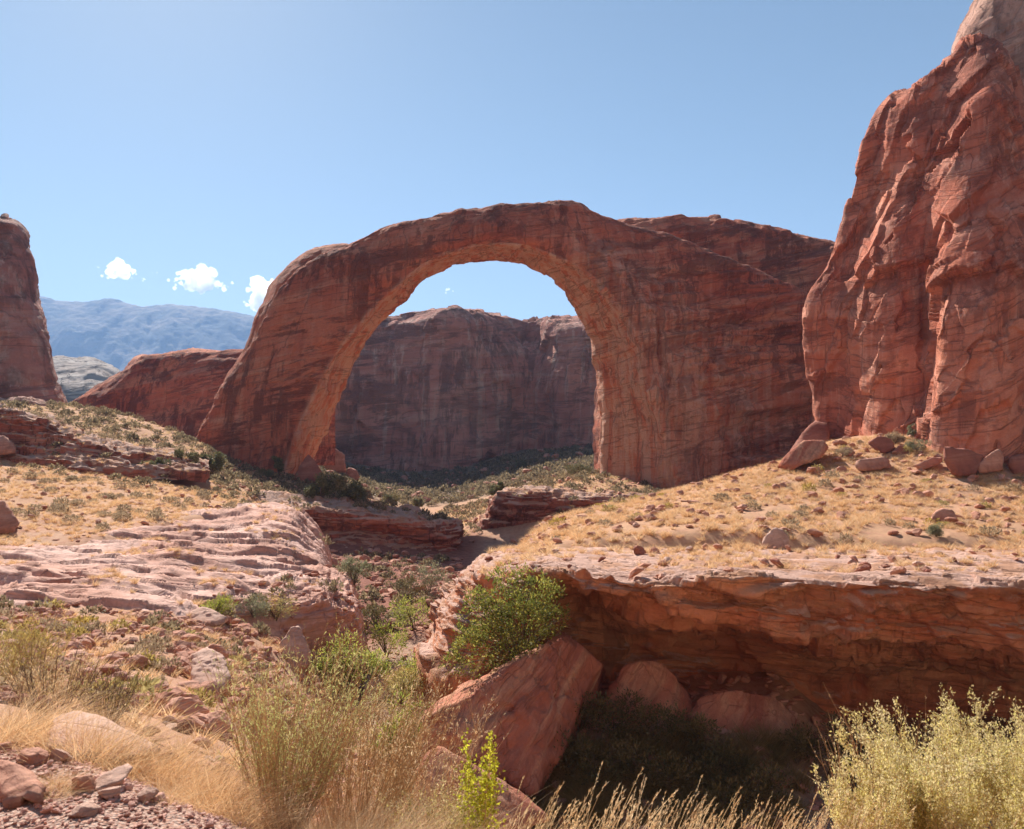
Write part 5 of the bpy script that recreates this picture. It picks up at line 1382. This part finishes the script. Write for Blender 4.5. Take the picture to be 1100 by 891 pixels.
# ---- clouds, far beyond the haze
cm = NT('cloud_vapour')
vs = cm.n('VolumeScatter')
vs.inputs['Color'].default_value = (1, 1, 1, 1)
vs.inputs['Density'].default_value = 0.012
vs.inputs['Anisotropy'].default_value = 0.55
co_ = cm.n('OutputMaterial')
cm.link(vs.outputs[0], co_.inputs['Volume'])
M_CLOUD = cm.m
CY_ = 11500.0
gg = np.random.default_rng(99)
D5, F5 = _ICO[4]
for (cx, cy, w, h, n, lab) in [(128, 293, 34, 20, 16, 'small puffy white cloud above the left part of the mountain'), (215, 304, 58, 22, 26, 'largest white cloud above the mountain ridge'), (286, 321, 44, 28, 22, 'white cloud half hidden behind the left flank of the arch'), (104, 287, 7, 3.5, 4, 'tiny wisp left of the small puffy cloud'), (154, 302, 9, 4.5, 4, 'tiny cloud scrap right below the small puffy cloud'), (167, 294, 11, 3.5, 4, 'thin wisp left of the largest cloud'), (481, 313, 17, 5, 7, 'small flat cloud seen through the arch opening')]:
    parts = []
    w, h = w * 1.22, h * 1.22
    c0 = at(cx, cy, CY_); u = CY_ / F_PX
    for k in range(n * 3):
        a, e = gg.uniform(-1, 1), gg.uniform(-1, 1)
        if a * a + e * e > 1: continue
        rr = gg.uniform(.07, .22) * h * (1.25 - abs(a)) * u
        c = np.array((a * .5 * w * u, gg.uniform(-.3, .3) * h * u, (e * .42 + .10 * (1 - a * a)) * h * u))
        V = D5 * rr
        V = V * (1 + .75 * fbm((V + c) / (.6 * rr) + k, 5))[:, None] + c
        parts.append((V, F5))
    Vc, Fc = cat_mesh(parts)
    o = big('cloud', Vc + c0, None, None, c0, lab, 'cloud', tris=Fc, group='small clouds near the mountain')
    md = o.modifiers.new('remesh', 'REMESH')
    md.mode = 'VOXEL'; md.voxel_size = max(6.0, h * u / 40)
    ev = bpy.data.meshes.new_from_object(o.evaluated_get(bpy.context.evaluated_depsgraph_get()))
    o.modifiers.clear(); o.data = ev; ev.name = 'cloud'
    ev.materials.clear(); ev.materials.append(M_CLOUD)
# ---- mountain (thousands of metres away, seen through real haze)
MY = 6200.0
mx = np.linspace(-5200, 1400, 320)
prof_px = np.array([-300, -150, 0, 40, 60, 90, 115, 135, 150, 175, 200, 230, 260, 290, 340, 420, 520, 640, 760])
prof_py = np.array([322, 300, 312, 317, 322, 323, 318.5, 325, 328.5, 325.5, 327.5, 331, 336, 343, 356, 372, 390, 420, 450])
zc = np.array([zpx(a, MY) for a in np.interp(mx / MY * F_PX + CX, prof_px, prof_py)])
vv = np.linspace(0, 1, 150)
X = np.broadcast_to(mx[:, None], (320, 150)); Vv = np.broadcast_to(vv[None, :], (320, 150))
Yg = MY + 2600 * (Vv - 0.62)
fall = np.where(Vv < 0.62, 1 - ((0.62 - Vv) / 0.62) ** 1.15, 1 - ((Vv - 0.62) / 0.38) ** 1.5)
Pm = np.stack([X, Yg, np.zeros_like(X)], -1)
Zm = -60 + (zc[:, None] + 60) * fall
gul = ridged(np.stack([X + 0.35 * Yg, Yg * 0.35, 0 * X], -1) / 420., 5)
Zm = Zm + gul * 230 * np.clip(1 - fall, 0, 1) ** 0.6 * fall + 16 * fbm(Pm / 60., 4)
mm = NT('mountain_forest')
v = mm.pos()
c = mm.mix(mm.ramp(mm.noise(v, 0.004, 6, 0.65), 0.4, 0.62), (0.04, 0.05, 0.035), (0.24, 0.18, 0.12))
M_MOUNT = mm.diffuse(c, mm.bump(mm.noise(v, 0.02, 5, 0.7), 20, 0.8))
big('mountain', np.stack([X, Yg, Zm], -1), grid_quads(320, 150)[:, ::-1], M_MOUNT, (-2000, 6200, 0), kind='structure')

# ---- haze: one even box of air round the scene
hz = NT('haze_air')
pv = hz.n('VolumePrincipled')
pv.inputs['Color'].default_value = (0.34, 0.56, 0.96, 1)
pv.inputs['Density'].default_value = 0.00010
pv.inputs['Anisotropy'].default_value = 0.1
o = hz.n('OutputMaterial')
hz.link(pv.outputs[0], o.inputs['Volume'])
HX, HY0, HY1, HZ0, HZ1 = 7000, -300, 8600, -90, 1480
hb = np.array([(x, y, z) for x in (-HX, HX) for y in (HY0, HY1) for z in (HZ0, HZ1)], float)
big('haze', hb, [(0, 1, 3, 2), (4, 6, 7, 5), (0, 4, 5, 1), (2, 3, 7, 6), (0, 2, 6, 4), (1, 5, 7, 3)], hz.m, (0, 0, -70), kind='stuff', smooth=False)
